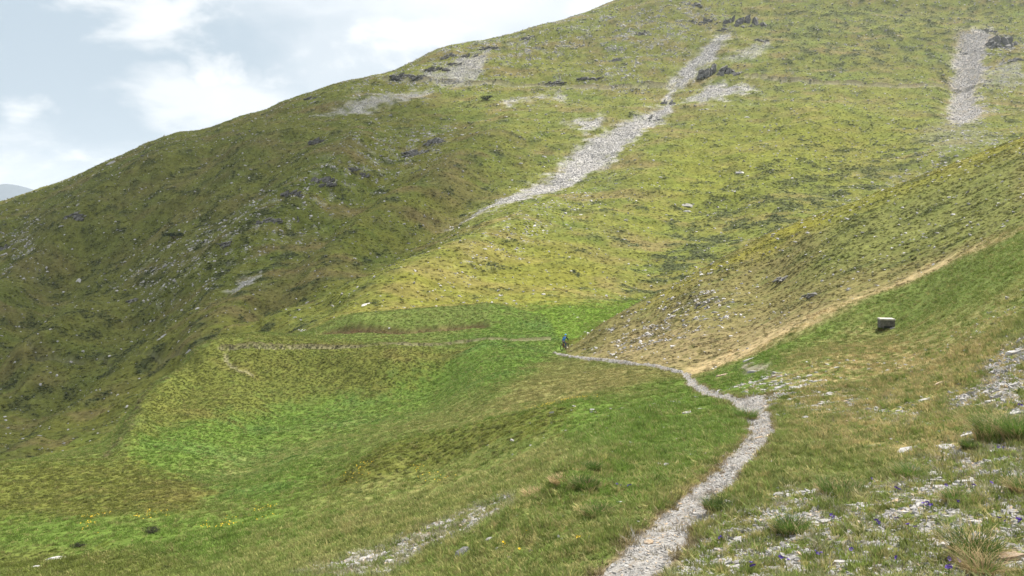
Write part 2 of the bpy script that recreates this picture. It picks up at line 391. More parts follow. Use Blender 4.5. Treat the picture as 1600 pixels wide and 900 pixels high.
G_VIVID, G_MID, G_OLIVE = C(.098,.152,.028), C(.112,.146,.035), C(.150,.155,.032)
SHRUB, GOLD, STRAW, DRYBR = C(.052,.066,.024), C(.112,.114,.025), C(.40,.32,.15), C(.235,.170,.088)
SOIL, SCREE, BLUEG = C(.110,.080,.052), C(.40,.38,.365), C(.070,.135,.042)
tint = np.zeros(Z.shape + (3,))
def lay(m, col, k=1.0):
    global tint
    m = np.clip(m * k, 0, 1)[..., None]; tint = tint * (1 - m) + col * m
n_big = fbm(X / 45, Y / 45, 3, 40); n_mid = fbm(X / 12, Y / 7, 4, 41, .6); n_sm = fbm(X / 3.2, Y / 1.8, 4, 42, .6)
n_px = lodnoise(X, Y, DD, .012, 43)
# mountain
tint[:] = G_OLIVE * 1.0
lay(far * sstep(-.35, .5, n_mid + .6 * n_big), C(.120,.140,.030))
lay(far * sstep(.05, .5, fbm(X / 22, Y / 10, 4, 46, .6)), C(.092,.130,.026), .6)
lay(far * sstep(.0, .5, fbm(X / 34, Y / 20, 4, 47, .55)), C(.150,.122,.050), .6)
lay(far * sstep(.0, .4, fbm(X / 26, Y / 12, 4, 44, .6)), C(.185,.145,.062), .75)
lay(far * sstep(.15, .6, n_sm), C(.10,.15,.024), .35)
sh_cov = (.10 + .5 * area([(1000,470),(1050,330),(1150,270),(1300,230),(1460,200),(1430,270),(1250,380),(1100,430)], 60, far) + .35 * area([(1180,0),(1600,0),(1600,80),(1480,110),(1200,130)], 40, far)
          + .22 * area([(0,330),(300,240),(520,300),(420,520),(0,720)], 60, far) + .3 * area([(860,480),(1010,440),(1060,420),(960,475)], 12, far))
m_shrub = far * sstep(.18, .46, shrub_n + sh_cov * .6 - .06) * (1 - area(LAWN, 10))
lay(m_shrub, C(.074,.086,.034), .85)
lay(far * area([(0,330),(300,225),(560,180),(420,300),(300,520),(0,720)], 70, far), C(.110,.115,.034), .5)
lay(far * area([(600,480),(700,420),(860,380),(960,420),(900,470),(740,505),(520,520)], 30, far), C(.185,.175,.028), .45)
lay(far * area([(1060,230),(1250,170),(1450,190),(1380,260),(1180,330),(1000,340)], 50, far), C(.175,.185,.022), .45)
# mid hill
b = brown * 1.0
lay(b, C(.165,.145,.055)); lay(b * sstep(-.1, .45, n_sm), C(.120,.130,.040), .8)
crest = b * np.interp(DD - 0, [78, 92], [0, 1]); lay(crest * area([(1000,474),(1200,366),(1400,286),(1600,205),(1650,260),(1450,300),(1250,370),(1100,430)], 16, brown), C(.19,.18,.018), .8)
lay(b * area([(1300,330),(1600,230),(1600,360),(1450,400),(1250,440)], 25, brown), C(.125,.150,.034), .6)
lay(b * sstep(.15, .4, terr) , SHRUB * 1.3, .6)
lay(b * area([(930,560),(1000,505),(1120,510),(1230,490),(1290,480),(1180,540),(1085,582),(1000,575)], 22, brown) * sstep(-.8, .3, n_px), C(.24,.185,.10), .65)
# foreground and hollow
f = fore * 1.0
lay(f, G_MID); lay(f * sstep(-.2, .4, n_mid), C(.115,.152,.036), .7)
lay(f * sstep(.0, .4, n_sm), C(.175,.175,.06), .3)
viv = [[(700,536),(780,495),(900,470),(1010,468),(930,515),(885,548),(860,560),(760,605),(640,640),(540,700),(420,790),(270,765),(195,720),(215,690),(340,640),(430,608),(600,585)],
       [(560,715),(700,655),(860,620),(1060,592),(1085,610),(1160,650),(1150,690),(1080,745),(960,800),(860,790),(940,735),(900,700),(760,705),(640,745),(500,765),(420,790)],
       [(0,800),(90,800),(200,815),(420,800),(560,790),(500,850),(330,880),(200,860),(0,860)],
       [(1085,590),(1180,545),(1300,505),(1320,520),(1230,560),(1200,600),(1150,620),(1100,610)],
       [(1380,500),(1480,450),(1600,400),(1600,480),(1450,540)]]
for p, k in zip(viv, (1, .9, .85, .9, .12)): lay(rag(p, 40, ~brown, 0, 150), G_VIVID * 1.0, k)
lay((area(viv[0], 14, ~brown, 0, 150)) * sstep(-.1, .5, n_mid), BLUEG, .35)
lay(area(viv[0], 10, far, 100, 170), C(.125,.190,.028), .9)
lay(area([(290,735),(420,675),(560,632),(690,606),(730,616),(620,662),(450,708),(360,745)], 42, fore) * sstep(-.45, .5, n_px + .5 * n_sm), C(.24,.22,.09), .75)
lay(area([(640,672),(760,635),(900,592),(980,570),(1066,582),(1000,605),(860,640),(720,690)], 30, fore) * sstep(-.6, .5, n_px + .4 * n_sm), STRAW * .66, .7)
lay(area([(850,562),(960,568),(1065,584),(960,612),(840,630),(760,640)], 12, fore), C(.20,.18,.07), .5)
gold = [[(-60,735),(100,722),(200,712),(330,768),(310,800),(150,808),(-60,812)], [(200,692),(250,620),(300,570),(350,546),(560,545),(720,540),(690,560),(600,582),(430,608),(340,642)],
        [(490,762),(560,735),(660,712),(850,668),(900,664),(880,690),(720,725),(600,765),(520,775)], [(0,862),(200,865),(330,885),(250,910),(0,910)]]
for p, k in zip(gold, (.75, .7, .8, .45)): lay(rag(p, 38, fore, amp=.4), GOLD, k); lay(rag(p, 38, fore, amp=.4) * sstep(0, .4, n_sm), C(.088,.112,.024), .7); lay(area(p, 20, fore) * sstep(.1, .5, n_mid), C(.135,.108,.036), .5)
lay(area([(400,830),(560,770),(700,735),(860,700),(900,720),(820,770),(640,850),(480,900),(330,900)], 18, fore) * sstep(-.25, .35, n_px + .5 * n_sm), C(.23,.205,.085), .6)
lay(area([(1210,600),(1330,545),(1500,530),(1600,560),(1600,700),(1450,730),(1250,690)], 25, fore) * sstep(-.3, .4, n_px + .3 * n_sm), C(.275,.215,.105), .85)
lay(area([(1240,545),(1340,505),(1420,520),(1600,440),(1600,560),(1380,600),(1220,600)], 25, fore) * sstep(-.5, .5, n_px + .4 * n_sm), C(.25,.20,.095), .7)
lay(area([(930,720),(1150,690),(1600,720),(1600,910),(560,910),(800,790)], 20, fore) * sstep(.0, .5, n_px), C(.245,.195,.092), .6)
m_fold = area([(1062,586),(1180,530),(1280,487),(1400,440),(1500,398),(1610,350),(1610,358),(1500,406),(1420,442),(1310,488),(1220,530),(1150,566),(1090,588)], 7, ~far, 40, 75, True)
lay(m_fold * sstep(-1.0, .3, n_px), C(.36,.275,.15), .9)
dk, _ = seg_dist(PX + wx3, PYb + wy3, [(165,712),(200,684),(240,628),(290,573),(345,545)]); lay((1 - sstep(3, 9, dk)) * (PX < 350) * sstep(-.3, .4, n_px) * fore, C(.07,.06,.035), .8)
# bare stone and soil
scree = [[(1148,46),(1120,92),(1072,128),(1046,142),(1048,172),(1010,200),(965,246),(880,290),(800,324),(735,332),(700,340),(760,312),(860,266),(930,212),(985,182),(1030,160),(1040,135),(1075,92),(1125,55)],
         [(1494,52),(1520,46),(1556,44),(1546,72),(1540,110),(1526,140),(1532,176),(1518,196),(1484,192),(1478,165),(1486,140),(1480,112),(1490,84)], [(480,190),(560,160),(680,136),(660,156),(560,184)],
         [(878,196),(900,188),(945,180),(938,196),(912,210),(905,200)], [(1064,158),(1110,128),(1150,132),(1190,146),(1130,160),(1100,164)],
         [(640,126),(700,100),(765,80),(756,118),(720,134)], [(788,160),(850,148),(884,144),(886,160),(860,154),(800,167)], [(352,462),(378,438),(408,428),(398,444),(365,462)],
         [(1130,95),(1200,60),(1205,80),(1160,100)], [(1540,110),(1600,90),(1600,140),(1540,138)]]
m_scree = np.zeros_like(Z)
for q_, (p, k) in enumerate(zip(scree, (1, 1, .7, .9, .9, .7, .8, .9, .6, .3))): 
    base_ = area(p, 17, far, tight=True)
    m_scree = np.maximum(m_scree, k * sstep(.22, .85, base_ + .34 * n_px + .26 * n_sm - (.10 if q_ != 1 else .16)) * sstep(.03, .35, base_))
broken = [[(400,350),(560,250),(700,195),(690,245),(560,300),(470,380)], [(700,450),(860,330),(960,280),(900,330),(820,400),(690,470)], [(860,130),(1000,60),(1050,90),(1000,135)], [(160,470),(420,330),(440,380),(240,500)], [(560,140),(700,80),(960,20),(980,40),(760,130)], [(1300,330),(1420,260),(1540,190),(1560,215),(1430,280),(1320,325)], [(0,380),(40,370),(60,420),(0,450)], [(1530,60),(1600,60),(1620,150),(1530,150),(1540,215),(1470,240)], [(930,40),(1060,0),(1150,10),(1090,60),(980,130)]]
m_broken = np.zeros_like(Z)
for p in broken: m_broken = np.maximum(m_broken, area(p, 22, far))
m_scree = np.maximum(m_scree, m_broken * sstep(.25, .7, n_px + .25 * n_sm) * .22)
feather = np.maximum.reduce([area(p, 26, far) for p in scree]); lay(feather * sstep(-.2, .7, n_px), C(.20,.19,.12), .3)
lay(m_scree, SCREE * .95 * (1 + .2 * n_px + .2 * fbm((PX + .8 * PYb) / 7, PYb / 60, 3, 67))[..., None], .9)
lay(area(scree[1], 14, far) * sstep(-.6, .3, n_sm), C(.30,.255,.20), .7); lay(area([(1440,200),(1480,190),(1540,195),(1560,215),(1470,240)], 16, far), C(.17,.17,.10), .5)
lay(m_trail * np.where(far & (PX < 330), .4, 1), np.where(far[..., None], C(.27,.25,.17), C(.26,.235,.15)), .6); lay(m_ledge, C(.15,.10,.055), 1.0); lay(m_bank, C(.085,.072,.040), .85)  # bank tint: dark soil with the bank's shade put into the colour
grav = [[(455,905),(560,868),(640,838),(720,800),(800,776),(806,788),(740,828),(660,862),(600,905)], [(1100,790),(1180,800),(1240,770),(1330,775),(1450,720),(1540,680),(1600,650),(1620,910),(1060,910)], [(1530,600),(1570,550),(1620,510),(1620,650),(1560,640),(1480,625)],
        [(1150,590),(1230,590),(1330,615),(1500,640),(1440,665),(1200,640)], [(1160,575),(1205,572),(1200,584),(1160,586)], [(980,505),(1060,460),(1150,455),(1130,500),(1020,545),(930,560)]]
g_n = .7 * lodnoise(X, Y, DD, .022, 60) + .4 * lodnoise(X, Y, DD, .008, 61)
m_grav = np.maximum(area(grav[0], 9, fore, tight=True) * sstep(-.3, .12, g_n), area(grav[1], 25, fore) * sstep(-.12, .12, g_n))
m_grav = np.maximum(m_grav, area(grav[2], 12, fore) * sstep(-.2, .1, g_n)); m_grav = np.maximum(m_grav, area(grav[3], 12, fore) * sstep(.12, .3, g_n)); m_grav = np.maximum(m_grav, area(grav[4], 3, fore, tight=True))
m_grav = np.maximum(m_grav, .8 * area(grav[5], 20, brown) * sstep(.15, .4, terr * .5 + fbm(X / 1.1, Y / .9, 3, 63)))
edge = np.clip(m_path * (1 - m_path) * 4, 0, 1)
lay(m_grav, C(.22,.19,.155), .8)
lay(edge, C(.17,.12,.075), .8); lay(sstep(.35, .75, m_path), C(.262,.25,.235)); lay(sstep(.3, .7, m_path) * sstep(.1, .8, n_px + .4 * lodnoise(X, Y, DD, .03, 66)), C(.17,.135,.10), .7)
tint *= (1 + .28 * n_px + .10 * lodnoise(X, Y, DD, .004, 64))[..., None]
tint = np.clip(tint, .008, .8)

# ------------------------------------------------------------------ terrain meshes (one per hill, cut from the same sheet)
def land_mat(name, s1, s2, bumpd):
    t = NT(name); geo = t.n('NewGeometry'); a = t.attr('tint')
    n1 = t.noise(s1, 5, 0.65, geo.outputs['Position']); n2 = t.noise(s2, 4, 0.6, geo.outputs['Position'])
    f = t.math('ADD', t.math('MULTIPLY', n1, 0.9), t.math('MULTIPLY', n2, 0.5))
    t.color(t.scale(a.outputs['Color'], t.ramp(f, .35, 1.1, .62, 1.38)))
    t.b.inputs['Roughness'].default_value = 1.0; t.b.inputs['Specular IOR Level'].default_value = 0.05
    t.bump(t.math('ADD', n1, n2), .7, bumpd); return t.m
M_FAR = land_mat('mountain_turf', 1.1, .35, .35); M_MID = land_mat('hill_turf', 3.5, 1.2, .12); M_FORE = land_mat('meadow_turf', 16, 3.5, .03)
M_PATHM = land_mat('path_gravel', 34, 9, .02)
def sheet(name, facemask, mat, label, cat=None):
    ii, jj = np.nonzero(facemask); a = ii * C_ + jj
    quads = np.stack([a, a + 1, a + C_ + 1, a + C_], 1)
    used, inv = np.unique(quads.ravel(), return_inverse=True)
    me = bpy.data.meshes.new(name); nv, nf = len(used), len(quads)
    me.vertices.add(nv); me.vertices.foreach_set('co', np.stack([X.ravel()[used], Y.ravel()[used], Z.ravel()[used]], 1).astype(np.float32).ravel())
    me.loops.add(nf * 4); me.loops.foreach_set('vertex_index', inv.astype(np.int32))
    me.polygons.add(nf); me.polygons.foreach_set('loop_start', np.arange(0, nf * 4, 4, dtype=np.int32)); me.polygons.foreach_set('use_smooth', np.ones(nf, bool))
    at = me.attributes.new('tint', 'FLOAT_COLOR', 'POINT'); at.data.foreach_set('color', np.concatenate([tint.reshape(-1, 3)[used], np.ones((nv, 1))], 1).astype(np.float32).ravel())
    me.materials.append(mat); me.update(calc_edges=True); me.validate()
    o = bpy.data.objects.new(name, me); COL.objects.link(o); tag(o, label, cat, kind='structure'); return o
fm = lambda m: m[:-1, :-1]
isp = m_path > .5
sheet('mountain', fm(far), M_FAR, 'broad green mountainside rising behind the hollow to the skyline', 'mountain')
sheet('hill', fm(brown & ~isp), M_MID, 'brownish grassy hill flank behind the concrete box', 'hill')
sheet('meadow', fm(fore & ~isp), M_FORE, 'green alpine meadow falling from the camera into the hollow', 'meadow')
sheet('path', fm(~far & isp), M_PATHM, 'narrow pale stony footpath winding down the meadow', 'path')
# ground under the camera's feet, joining the sheet's first row
z0 = Z[0]; rows = []
for k in range(12):
    q = k / 11; dd = 4.8 * q + (-6) * (1 - q)
    rows.append(np.stack([(PXC - 800) / F * np.maximum(4.8, 4.8) * (1 + .0 * q), np.full(C_, dd), z0 * q ** 1.0 + (0.6) * (1 - q)], 1))
V_ = np.concatenate(rows)[:, :]; step = 12
cols_i = np.arange(0, C_, step); Vn = np.concatenate([r[cols_i] for r in rows]); m_ = len(cols_i)
Vn[:, 2] -= 0.02
o = link_mesh('ground', Vn, [(r * m_ + c, r * m_ + c + 1, (r + 1) * m_ + c + 1, (r + 1) * m_ + c) for r in range(11) for c in range(m_ - 1)], plain('near_ground_turf', (.11, .14, .04), 1.0), smooth=True)
tag(o, 'grassy ground at the photographer\'s feet', 'ground', kind='structure')

# valley floor to the horizon and the hazy mountains far off
o = link_mesh('terrain', [(-25000, 1300, -330), (25000, 1300, -330), (25000, 9400, -330), (-25000, 9400, -330)], [(0, 1, 2, 3)], plain('valley_floor', (.06, .09, .05), 1.0, scale=.002))
tag(o, 'distant valley floor below the mountains', 'valley', kind='structure')
def far_range():
    nx, ny = 160, 24; V = []; Fc = []
    for j in range(ny):
        for i in range(nx):
            px = -900 + i * (1700 / (nx - 1)); dd = 6000 + j * 120.0
            pk = np.interp(px, [-900, -500, -250, -60, 12, 34, 60, 90, 200, 500, 800], [280, 262, 276, 294, 287, 290, 297, 306, 306, 312, 320])
            top = (HOR - pk) / F * 6000 * 1.2
            ridge_ = 1 - abs(j - 11) / 12.0
            x = (px - 800) / F * dd
            nz = float(fbm(np.array([x / 600.0]), np.array([dd / 600.0]), 4, 70)[0])
            V.append((x, dd, -340 + (top + 340) * max(0, ridge_) ** .8 + nz * 40 * (.3 + ridge_)))
    for j in range(ny - 1):
        for i in range(nx - 1): a = j * nx + i; Fc.append((a, a + 1, a + nx + 1, a + nx))
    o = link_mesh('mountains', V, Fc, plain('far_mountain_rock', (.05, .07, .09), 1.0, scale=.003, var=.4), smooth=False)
    tag(o, 'faint blue mountain range beyond the slope at the picture\'s edge', 'mountains', kind='structure')
far_range()
# ------------------------------------------------------------------ materials of the small things
def leaf_mat(name, kind='INSTANCER', col=None, trans=.35, hue=.25):
    t = NT(name); geo = t.n('NewGeometry'); oi = t.n('ObjectInfo')
    if col is None: c = t.attr('tint', kind).outputs['Color']
    else:
        r = t.n('RGB'); r.outputs[0].default_value = (*col, 1); c = r.outputs[0]
    c = t.scale(c, t.ramp(oi.outputs['Random'], 0, 1, 1 - hue, 1 + hue))
    c = t.scale(c, t.ramp(t.noise(9, 2, .5, geo.outputs['Position']), .3, .7, .8, 1.2))
    t.color(c); t.b.inputs['Roughness'].default_value = .75; t.b.inputs['Specular IOR Level'].default_value = .15
    tr = t.n('BsdfTranslucent'); t.l(c, tr.inputs['Color']); mx = t.n('MixShader'); mx.inputs[0].default_value = trans
    t.l(t.b.outputs[0], mx.inputs[1]); t.l(tr.outputs[0], mx.inputs[2]); t.l(mx.outputs[0], t.out.inputs[0]); return t.m
def stone_mat(name, a, b, spot, scale=5.0, spot_amt=.55):
    t = NT(name); tc = t.n('TexCoord'); oi = t.n('ObjectInfo')
    add = t.n('VectorMath'); add.operation = 'ADD'; t.l(tc.outputs['Object'], add.inputs[0]); t.l(t.scale(oi.outputs['Location'], 1.7), add.inputs[1]); v = add.outputs[0]
    n1 = t.noise(scale, 6, .65, v); n2 = t.noise(scale * 3.1, 4, .6, v); n3 = t.noise(scale * .7, 3, .6, v)
    c = t.mix(t.ramp(n1, .35, .68), a, b); c = t.mix(t.math('MULTIPLY', t.ramp(n3, .55, .7), spot_amt), c, spot)
    c = t.scale(c, t.ramp(oi.outputs['Random'], 0, 1, .72, 1.18)); c = t.scale(c, t.ramp(n2, .3, .7, .8, 1.12)); t.color(c)
    t.b.inputs['Roughness'].default_value = .85; t.bump(t.math('ADD', n1, n2), .6, .02); return t.m
M_GRASS = leaf_mat('grass_blade'); M_HEATH = leaf_mat('heath_leaf', trans=.4, hue=.3)
M_STONE = stone_mat('pale_slate', (.26, .25, .24), (.44, .43, .42), (.27, .21, .15))
M_ORANGE = stone_mat('rusty_slate', (.42, .30, .19), (.52, .43, .33), (.40, .22, .11))
M_CRAG = stone_mat('grey_crag', (.085, .082, .076), (.20, .19, .175), (.13, .13, .07), .8)
M_BOULD = stone_mat('pale_boulder', (.28, .27, .26), (.48, .46, .44), (.22, .22, .15), 1.2)
M_SCREE = stone_mat('scree_stone', (.34, .325, .32), (.58, .555, .54), (.34, .29, .24), 1.5)

# ------------------------------------------------------------------ scattering on the land
PYF = HOR - (Z - EYE) / DD * F
cm = np.minimum.accumulate(PYF, 0); VIS = (PYF <= cm + 18) & (PX > np.where(DD < 60, -150, -60)) & (PX < np.where(DD < 60, 1880, 1660)) & (PYF < 960) & (PYF > -40)
dA = np.zeros_like(Z)
dA[:-1, :-1] = (PXC[1:] - PXC[:-1])[None] / F * DD[:-1, :-1] * np.hypot(np.diff(DD, axis=0), np.diff(Z, axis=0))[:, :-1]
def sample(weight, count, seed):
    r = np.random.default_rng(seed); w = (weight * dA * VIS)[:-1, :-1].ravel(); cw = np.cumsum(w)
    if cw[-1] <= 0: return None
    k = np.searchsorted(cw, r.random(count) * cw[-1]); k = np.clip(k, 0, len(cw) - 1)
    i, j = k // (C_ - 1), k % (C_ - 1); a, b = r.random(count), r.random(count)
    def bl(Q): return (Q[i, j] * (1 - a) * (1 - b) + Q[i + 1, j] * a * (1 - b) + Q[i, j + 1] * (1 - a) * b + Q[i + 1, j + 1] * a * b)
    return i, j, np.stack([bl(X), bl(Y), bl(Z)], 1), r
def normal_at(i, j):
    i = np.clip(i, 2, R_ - 3); j = np.clip(j, 2, C_ - 3)
    p = np.stack([X, Y, Z], -1)
    u = p[i, j + 2] - p[i, j - 2]; v = p[i + 2, j] - p[i - 2, j]
    nn = np.cross(u, v); return nn / np.linalg.norm(nn, axis=-1, keepdims=True)
def scatter(name, protos, co, rot, scl, tints, idx, label, cat):
    me = bpy.data.meshes.new(name); nn = len(co); me.vertices.add(nn); me.vertices.foreach_set('co', co.astype(np.float32).ravel())
    me.attributes.new('rot', 'FLOAT_VECTOR', 'POINT').data.foreach_set('vector', rot.astype(np.float32).ravel())
    me.attributes.new('scl', 'FLOAT_VECTOR', 'POINT').data.foreach_set('vector', scl.astype(np.float32).ravel())
    me.attributes.new('pick', 'INT', 'POINT').data.foreach_set('value', idx.astype(np.int32))
    me.attributes.new('tint', 'FLOAT_COLOR', 'POINT').data.foreach_set('color', np.concatenate([tints, np.ones((nn, 1))], 1).astype(np.float32).ravel())
    o = bpy.data.objects.new(name, me); COL.objects.link(o); tag(o, label, cat, kind='stuff')
    g = bpy.data.node_groups.new(name + '_scatter', 'GeometryNodeTree')
    g.interface.new_socket('Geometry', in_out='INPUT', socket_type='NodeSocketGeometry'); g.interface.new_socket('Geometry', in_out='OUTPUT', socket_type='NodeSocketGeometry')
    gi, go = g.nodes.new('NodeGroupInput'), g.nodes.new('NodeGroupOutput'); ip = g.nodes.new('GeometryNodeInstanceOnPoints')
    def named(nm, ty):
        q = g.nodes.new('GeometryNodeInputNamedAttribute'); q.data_type = ty; q.inputs[0].default_value = nm
        return [x for x in q.outputs if x.enabled and x.name == 'Attribute'][0]
    g2i = g.nodes.new('GeometryNodeGeometryToInstance')
    for pr in reversed(protos):
        oi = g.nodes.new('GeometryNodeObjectInfo'); oi.inputs['Object'].default_value = pr; oi.inputs['As Instance'].default_value = True
        jn = None; g.links.new(oi.outputs['Geometry'], g2i.inputs[0])
    # one instance per prototype so that the pick index chooses among them
    jg = g.nodes.new('GeometryNodeJoinGeometry'); g.nodes.remove(g2i)
    for pr_node in [q for q in g.nodes if q.bl_idname == 'GeometryNodeObjectInfo']: g.links.new(pr_node.outputs['Geometry'], jg.inputs[0])
    g.links.new(gi.outputs[0], ip.inputs['Points']); g.links.new(jg.outputs[0], ip.inputs['Instance']); ip.inputs['Pick Instance'].default_value = True
    g.links.new(named('pick', 'INT'), ip.inputs['Instance Index']); g.links.new(named('rot', 'FLOAT_VECTOR'), ip.inputs['Rotation']); g.links.new(named('scl', 'FLOAT_VECTOR'), ip.inputs['Scale'])
    g.links.new(ip.outputs[0], go.inputs[0]); md = o.modifiers.new('scatter', 'NODES'); md.node_group = g; return o
def proto(name, V, Fc, mat, smooth=False):
    me = bpy.data.meshes.new(name); me.from_pydata([tuple(v) for v in V], [], Fc); me.materials.append(mat)
    if smooth: me.polygons.foreach_set('use_smooth', [True] * len(me.polygons))
    return bpy.data.objects.new(name, me)
def blades(n_, h, spread, wid, lean, rr, segs=2):
    V, Fc = [], []
    for _ in range(n_):
        a = rr.uniform(0, 6.283); r = spread * math.sqrt(rr.random()); x, y = r * math.cos(a), r * math.sin(a)
        b = a + rr.uniform(-1.1, 1.1); hh = h * rr.uniform(.45, 1.1); le = lean * rr.uniform(.3, 1.3) * hh; w = wid * rr.uniform(.7, 1.3)
        dx, dy = math.cos(b), math.sin(b); sx, sy = -dy * w, dx * w
        if rr.random() < .5: sx, sy = w * math.cos(a * 3), w * math.sin(a * 3)
        base = len(V)
        for k in range(segs + 1):
            t = k / segs; ww = 1 - t ** 1.5 * (1 if k == segs else .8)
            cx, cy, cz = x + dx * le * t * t, y + dy * le * t * t, hh * (t - .18 * lean * t * t)
            if k == segs: V.append((cx, cy, cz))
            else: V += [(cx - sx * ww, cy - sy * ww, cz), (cx + sx * ww, cy + sy * ww, cz)]
        for k in range(segs - 1): q = base + 2 * k; Fc.append((q, q + 1, q + 3, q + 2))
        q = base + 2 * (segs - 1); Fc.append((q, q + 1, q + 2))
    return V, Fc
def leafy(n_, rad, flat, leaf, rr):
    V, Fc = [], []
    for _ in range(n_):
        a = rr.uniform(0, 6.283); z = rr.random(); s = math.sqrt(max(0, 1 - z * z)); r = rad * rr.uniform(.55, 1.05)
        p = Vector((r * s * math.cos(a), r * s * math.sin(a), r * z * flat)); nrm = (Vector((s * math.cos(a), s * math.sin(a), z + .35)) + Vector((rr.gauss(0, .5), rr.gauss(0, .5), rr.gauss(0, .5)))).normalized()
        t1 = nrm.orthogonal().normalized(); t1.rotate(Matrix.Rotation(rr.uniform(0, 6.283), 3, nrm)); t2 = nrm.cross(t1); l = leaf * rr.uniform(.6, 1.4); b = len(V)
        V += [p - t1 * l, p + t2 * l * .55, p + t1 * l * 1.1 + nrm * l * .3, p - t2 * l * .55]; Fc.append((b, b + 1, b + 2, b + 3))
    return V, Fc
def hull(pts):
    bm = bmesh.new()
    for p in pts: bm.verts.new(p)
    r = bmesh.ops.convex_hull(bm, input=bm.verts[:]); bmesh.ops.delete(bm, geom=[v for v in bm.verts if not v.link_faces], context='VERTS'); return bm
def slab_pts(rr, flat, n_=14):
    out = []; ph = rr.uniform(0, 6.28); el = rr.uniform(.55, 1)
    k = rr.randint(5, 8)
    for q in range(k):
        a = ph + 6.283 * (q + rr.uniform(-.3, .3)) / k; r = rr.uniform(.38, .55)
        for z, f_ in ((-.5, rr.uniform(.85, 1.05)), (.5, rr.uniform(.72, 1.0))):
            out.append((r * f_ * math.cos(a), r * f_ * el * math.sin(a), z * flat * rr.uniform(.75, 1.15)))
    return out
rr = random.Random(5)
SLABS = []
for k in range(12):
    bm = hull(slab_pts(rr, rr.uniform(.16, .34))); me = bpy.data.meshes.new('stone'); bm.to_mesh(me); bm.free(); SLABS.append(me)
CHUNKS = []
for k in range(8):
    bm = hull([(rr.gauss(0, .3), rr.gauss(0, .26), rr.gauss(0, .2)) for _ in range(22)]); me = bpy.data.meshes.new('boulder'); bm.to_mesh(me); bm.free(); CHUNKS.append(me)
def mesh_with(me, mat): m2 = me.copy(); m2.materials.clear(); m2.materials.append(mat); return m2
SL_P, SL_O = [mesh_with(m, M_STONE) for m in SLABS], [mesh_with(m, M_ORANGE) for m in SLABS]
CH_B, CH_S, CH_P = [mesh_with(m, M_BOULD) for m in CHUNKS], [mesh_with(m, M_SCREE) for m in CHUNKS], [mesh_with(m, M_STONE) for m in CHUNKS]

# grass of the foreground, in tufts
m_bare = np.clip(m_grav * np.where(PX < 850, .85, 1.0) + sstep(.3, .6, m_path), 0, 1)
m_gold = np.maximum.reduce([rag(p, 38, fore, amp=.4) for p in gold])
GP = [proto('grass_tuft', *blades(26, h, .075, .0045, le, rr), M_GRASS) for h, le in ((.065, .7), (.05, .9), (.085, .8), (.04, .6))]
def grass_layer(name, wt, cnt, seed, size, label):
    i, j, co, r = sample(wt, cnt, seed); nn = len(co)
    t = tint[i, j] * np.interp(DD[i, j], [20, 40], [1.45, 1.25])[:, None]; dry = (r.random(nn) < .16)[:, None]; t = np.where(dry, t * .45 + C(.36, .30, .14) * .6, t) * r.uniform(.82, 1.2, (nn, 1))
    sc_ = size(DD[i, j]) * r.uniform(.7, 1.35, nn); hgt = 1 + 1.0 * fbm(co[:, 0] / .9, co[:, 1] / .9, 2, 80)
    scatter(name, GP, co - np.array([0, 0, .006]), np.stack([r.normal(0, .18, nn), r.normal(0, .18, nn), r.uniform(0, 6.28, nn)], 1), np.stack([sc_, sc_, sc_ * np.clip(hgt, .45, 1.9)], 1), t, r.integers(0, 4, nn), label, 'grass')
lawn = np.clip(area(viv[0], 14, far, 90, 175) + area(LAWN, 10, far, 90, 175), 0, 1)
rider_xy = ground(881, 547, 84, 100); clear = sstep(.8, 1.6, np.hypot(X - rider_xy.x, (Y - rider_xy.y) * .5))
gw = clear * (1 - np.clip(m_trail + m_bank, 0, 1)) * np.maximum(fore, lawn) * (1 - .93 * m_bare) * (1 - .5 * m_gold)
# low heath: dwarf shrubs on the mountain, the hill flank and the golden patches
HP = [proto('heath_cushion', *leafy(46, .5, fl, .14, rr), M_HEATH) for fl in (.75, .55, .9)]
def heath_layer(name, wt, cnt, seed, lo, hi, label, dark=.5, br=(.95, 1.7)):
    i, j, co, r = sample(wt, cnt, seed); nn = len(co)
    t = tint[i, j] * r.uniform(*br, (nn, 1)); dk = (r.random(nn) < dark)[:, None] & (m_shrub[i, j] > .4)[:, None]; t = np.where(dk, SHRUB * r.uniform(1.1, 2.4, (nn, 1)), t)
    s = r.uniform(lo, hi, nn) * r.uniform(.7, 1.2, nn)
    scatter(name, HP, co - s[:, None] * np.array([0, 0, .12]), np.stack([r.normal(0, .2, nn), r.normal(0, .2, nn), r.uniform(0, 6.28, nn)], 1), np.stack([s * r.uniform(1, 1.8, nn), s, s * r.uniform(.35, .75, nn)], 1), t, r.integers(0, 3, nn), label, 'heath')
keep = 1 - np.clip(m_scree + m_trail + m_ledge + m_bank, 0, 1)
heath_layer('mountain_heath', far * keep * (1 - lawn) * (.28 + m_shrub) * np.clip(200 / DD, .3, 1), 115000, 103, .42, .95, 'low dark and olive dwarf shrubs covering the mountainside', .6, (1.15, 1.9))
heath_layer('hill_heath', brown * keep * (1 - m_path) * (1 - .8 * m_fold) * (.3 + sstep(-.1, .3, terr)), 22000, 104, .18, .42, 'low olive-brown heather cushions on the hill flank')
heath_layer('golden_heath', fore * m_gold, 22000, 105, .14, .32, 'yellow-brown bilberry carpet in patches on the meadow', br=(.75, 1.3))

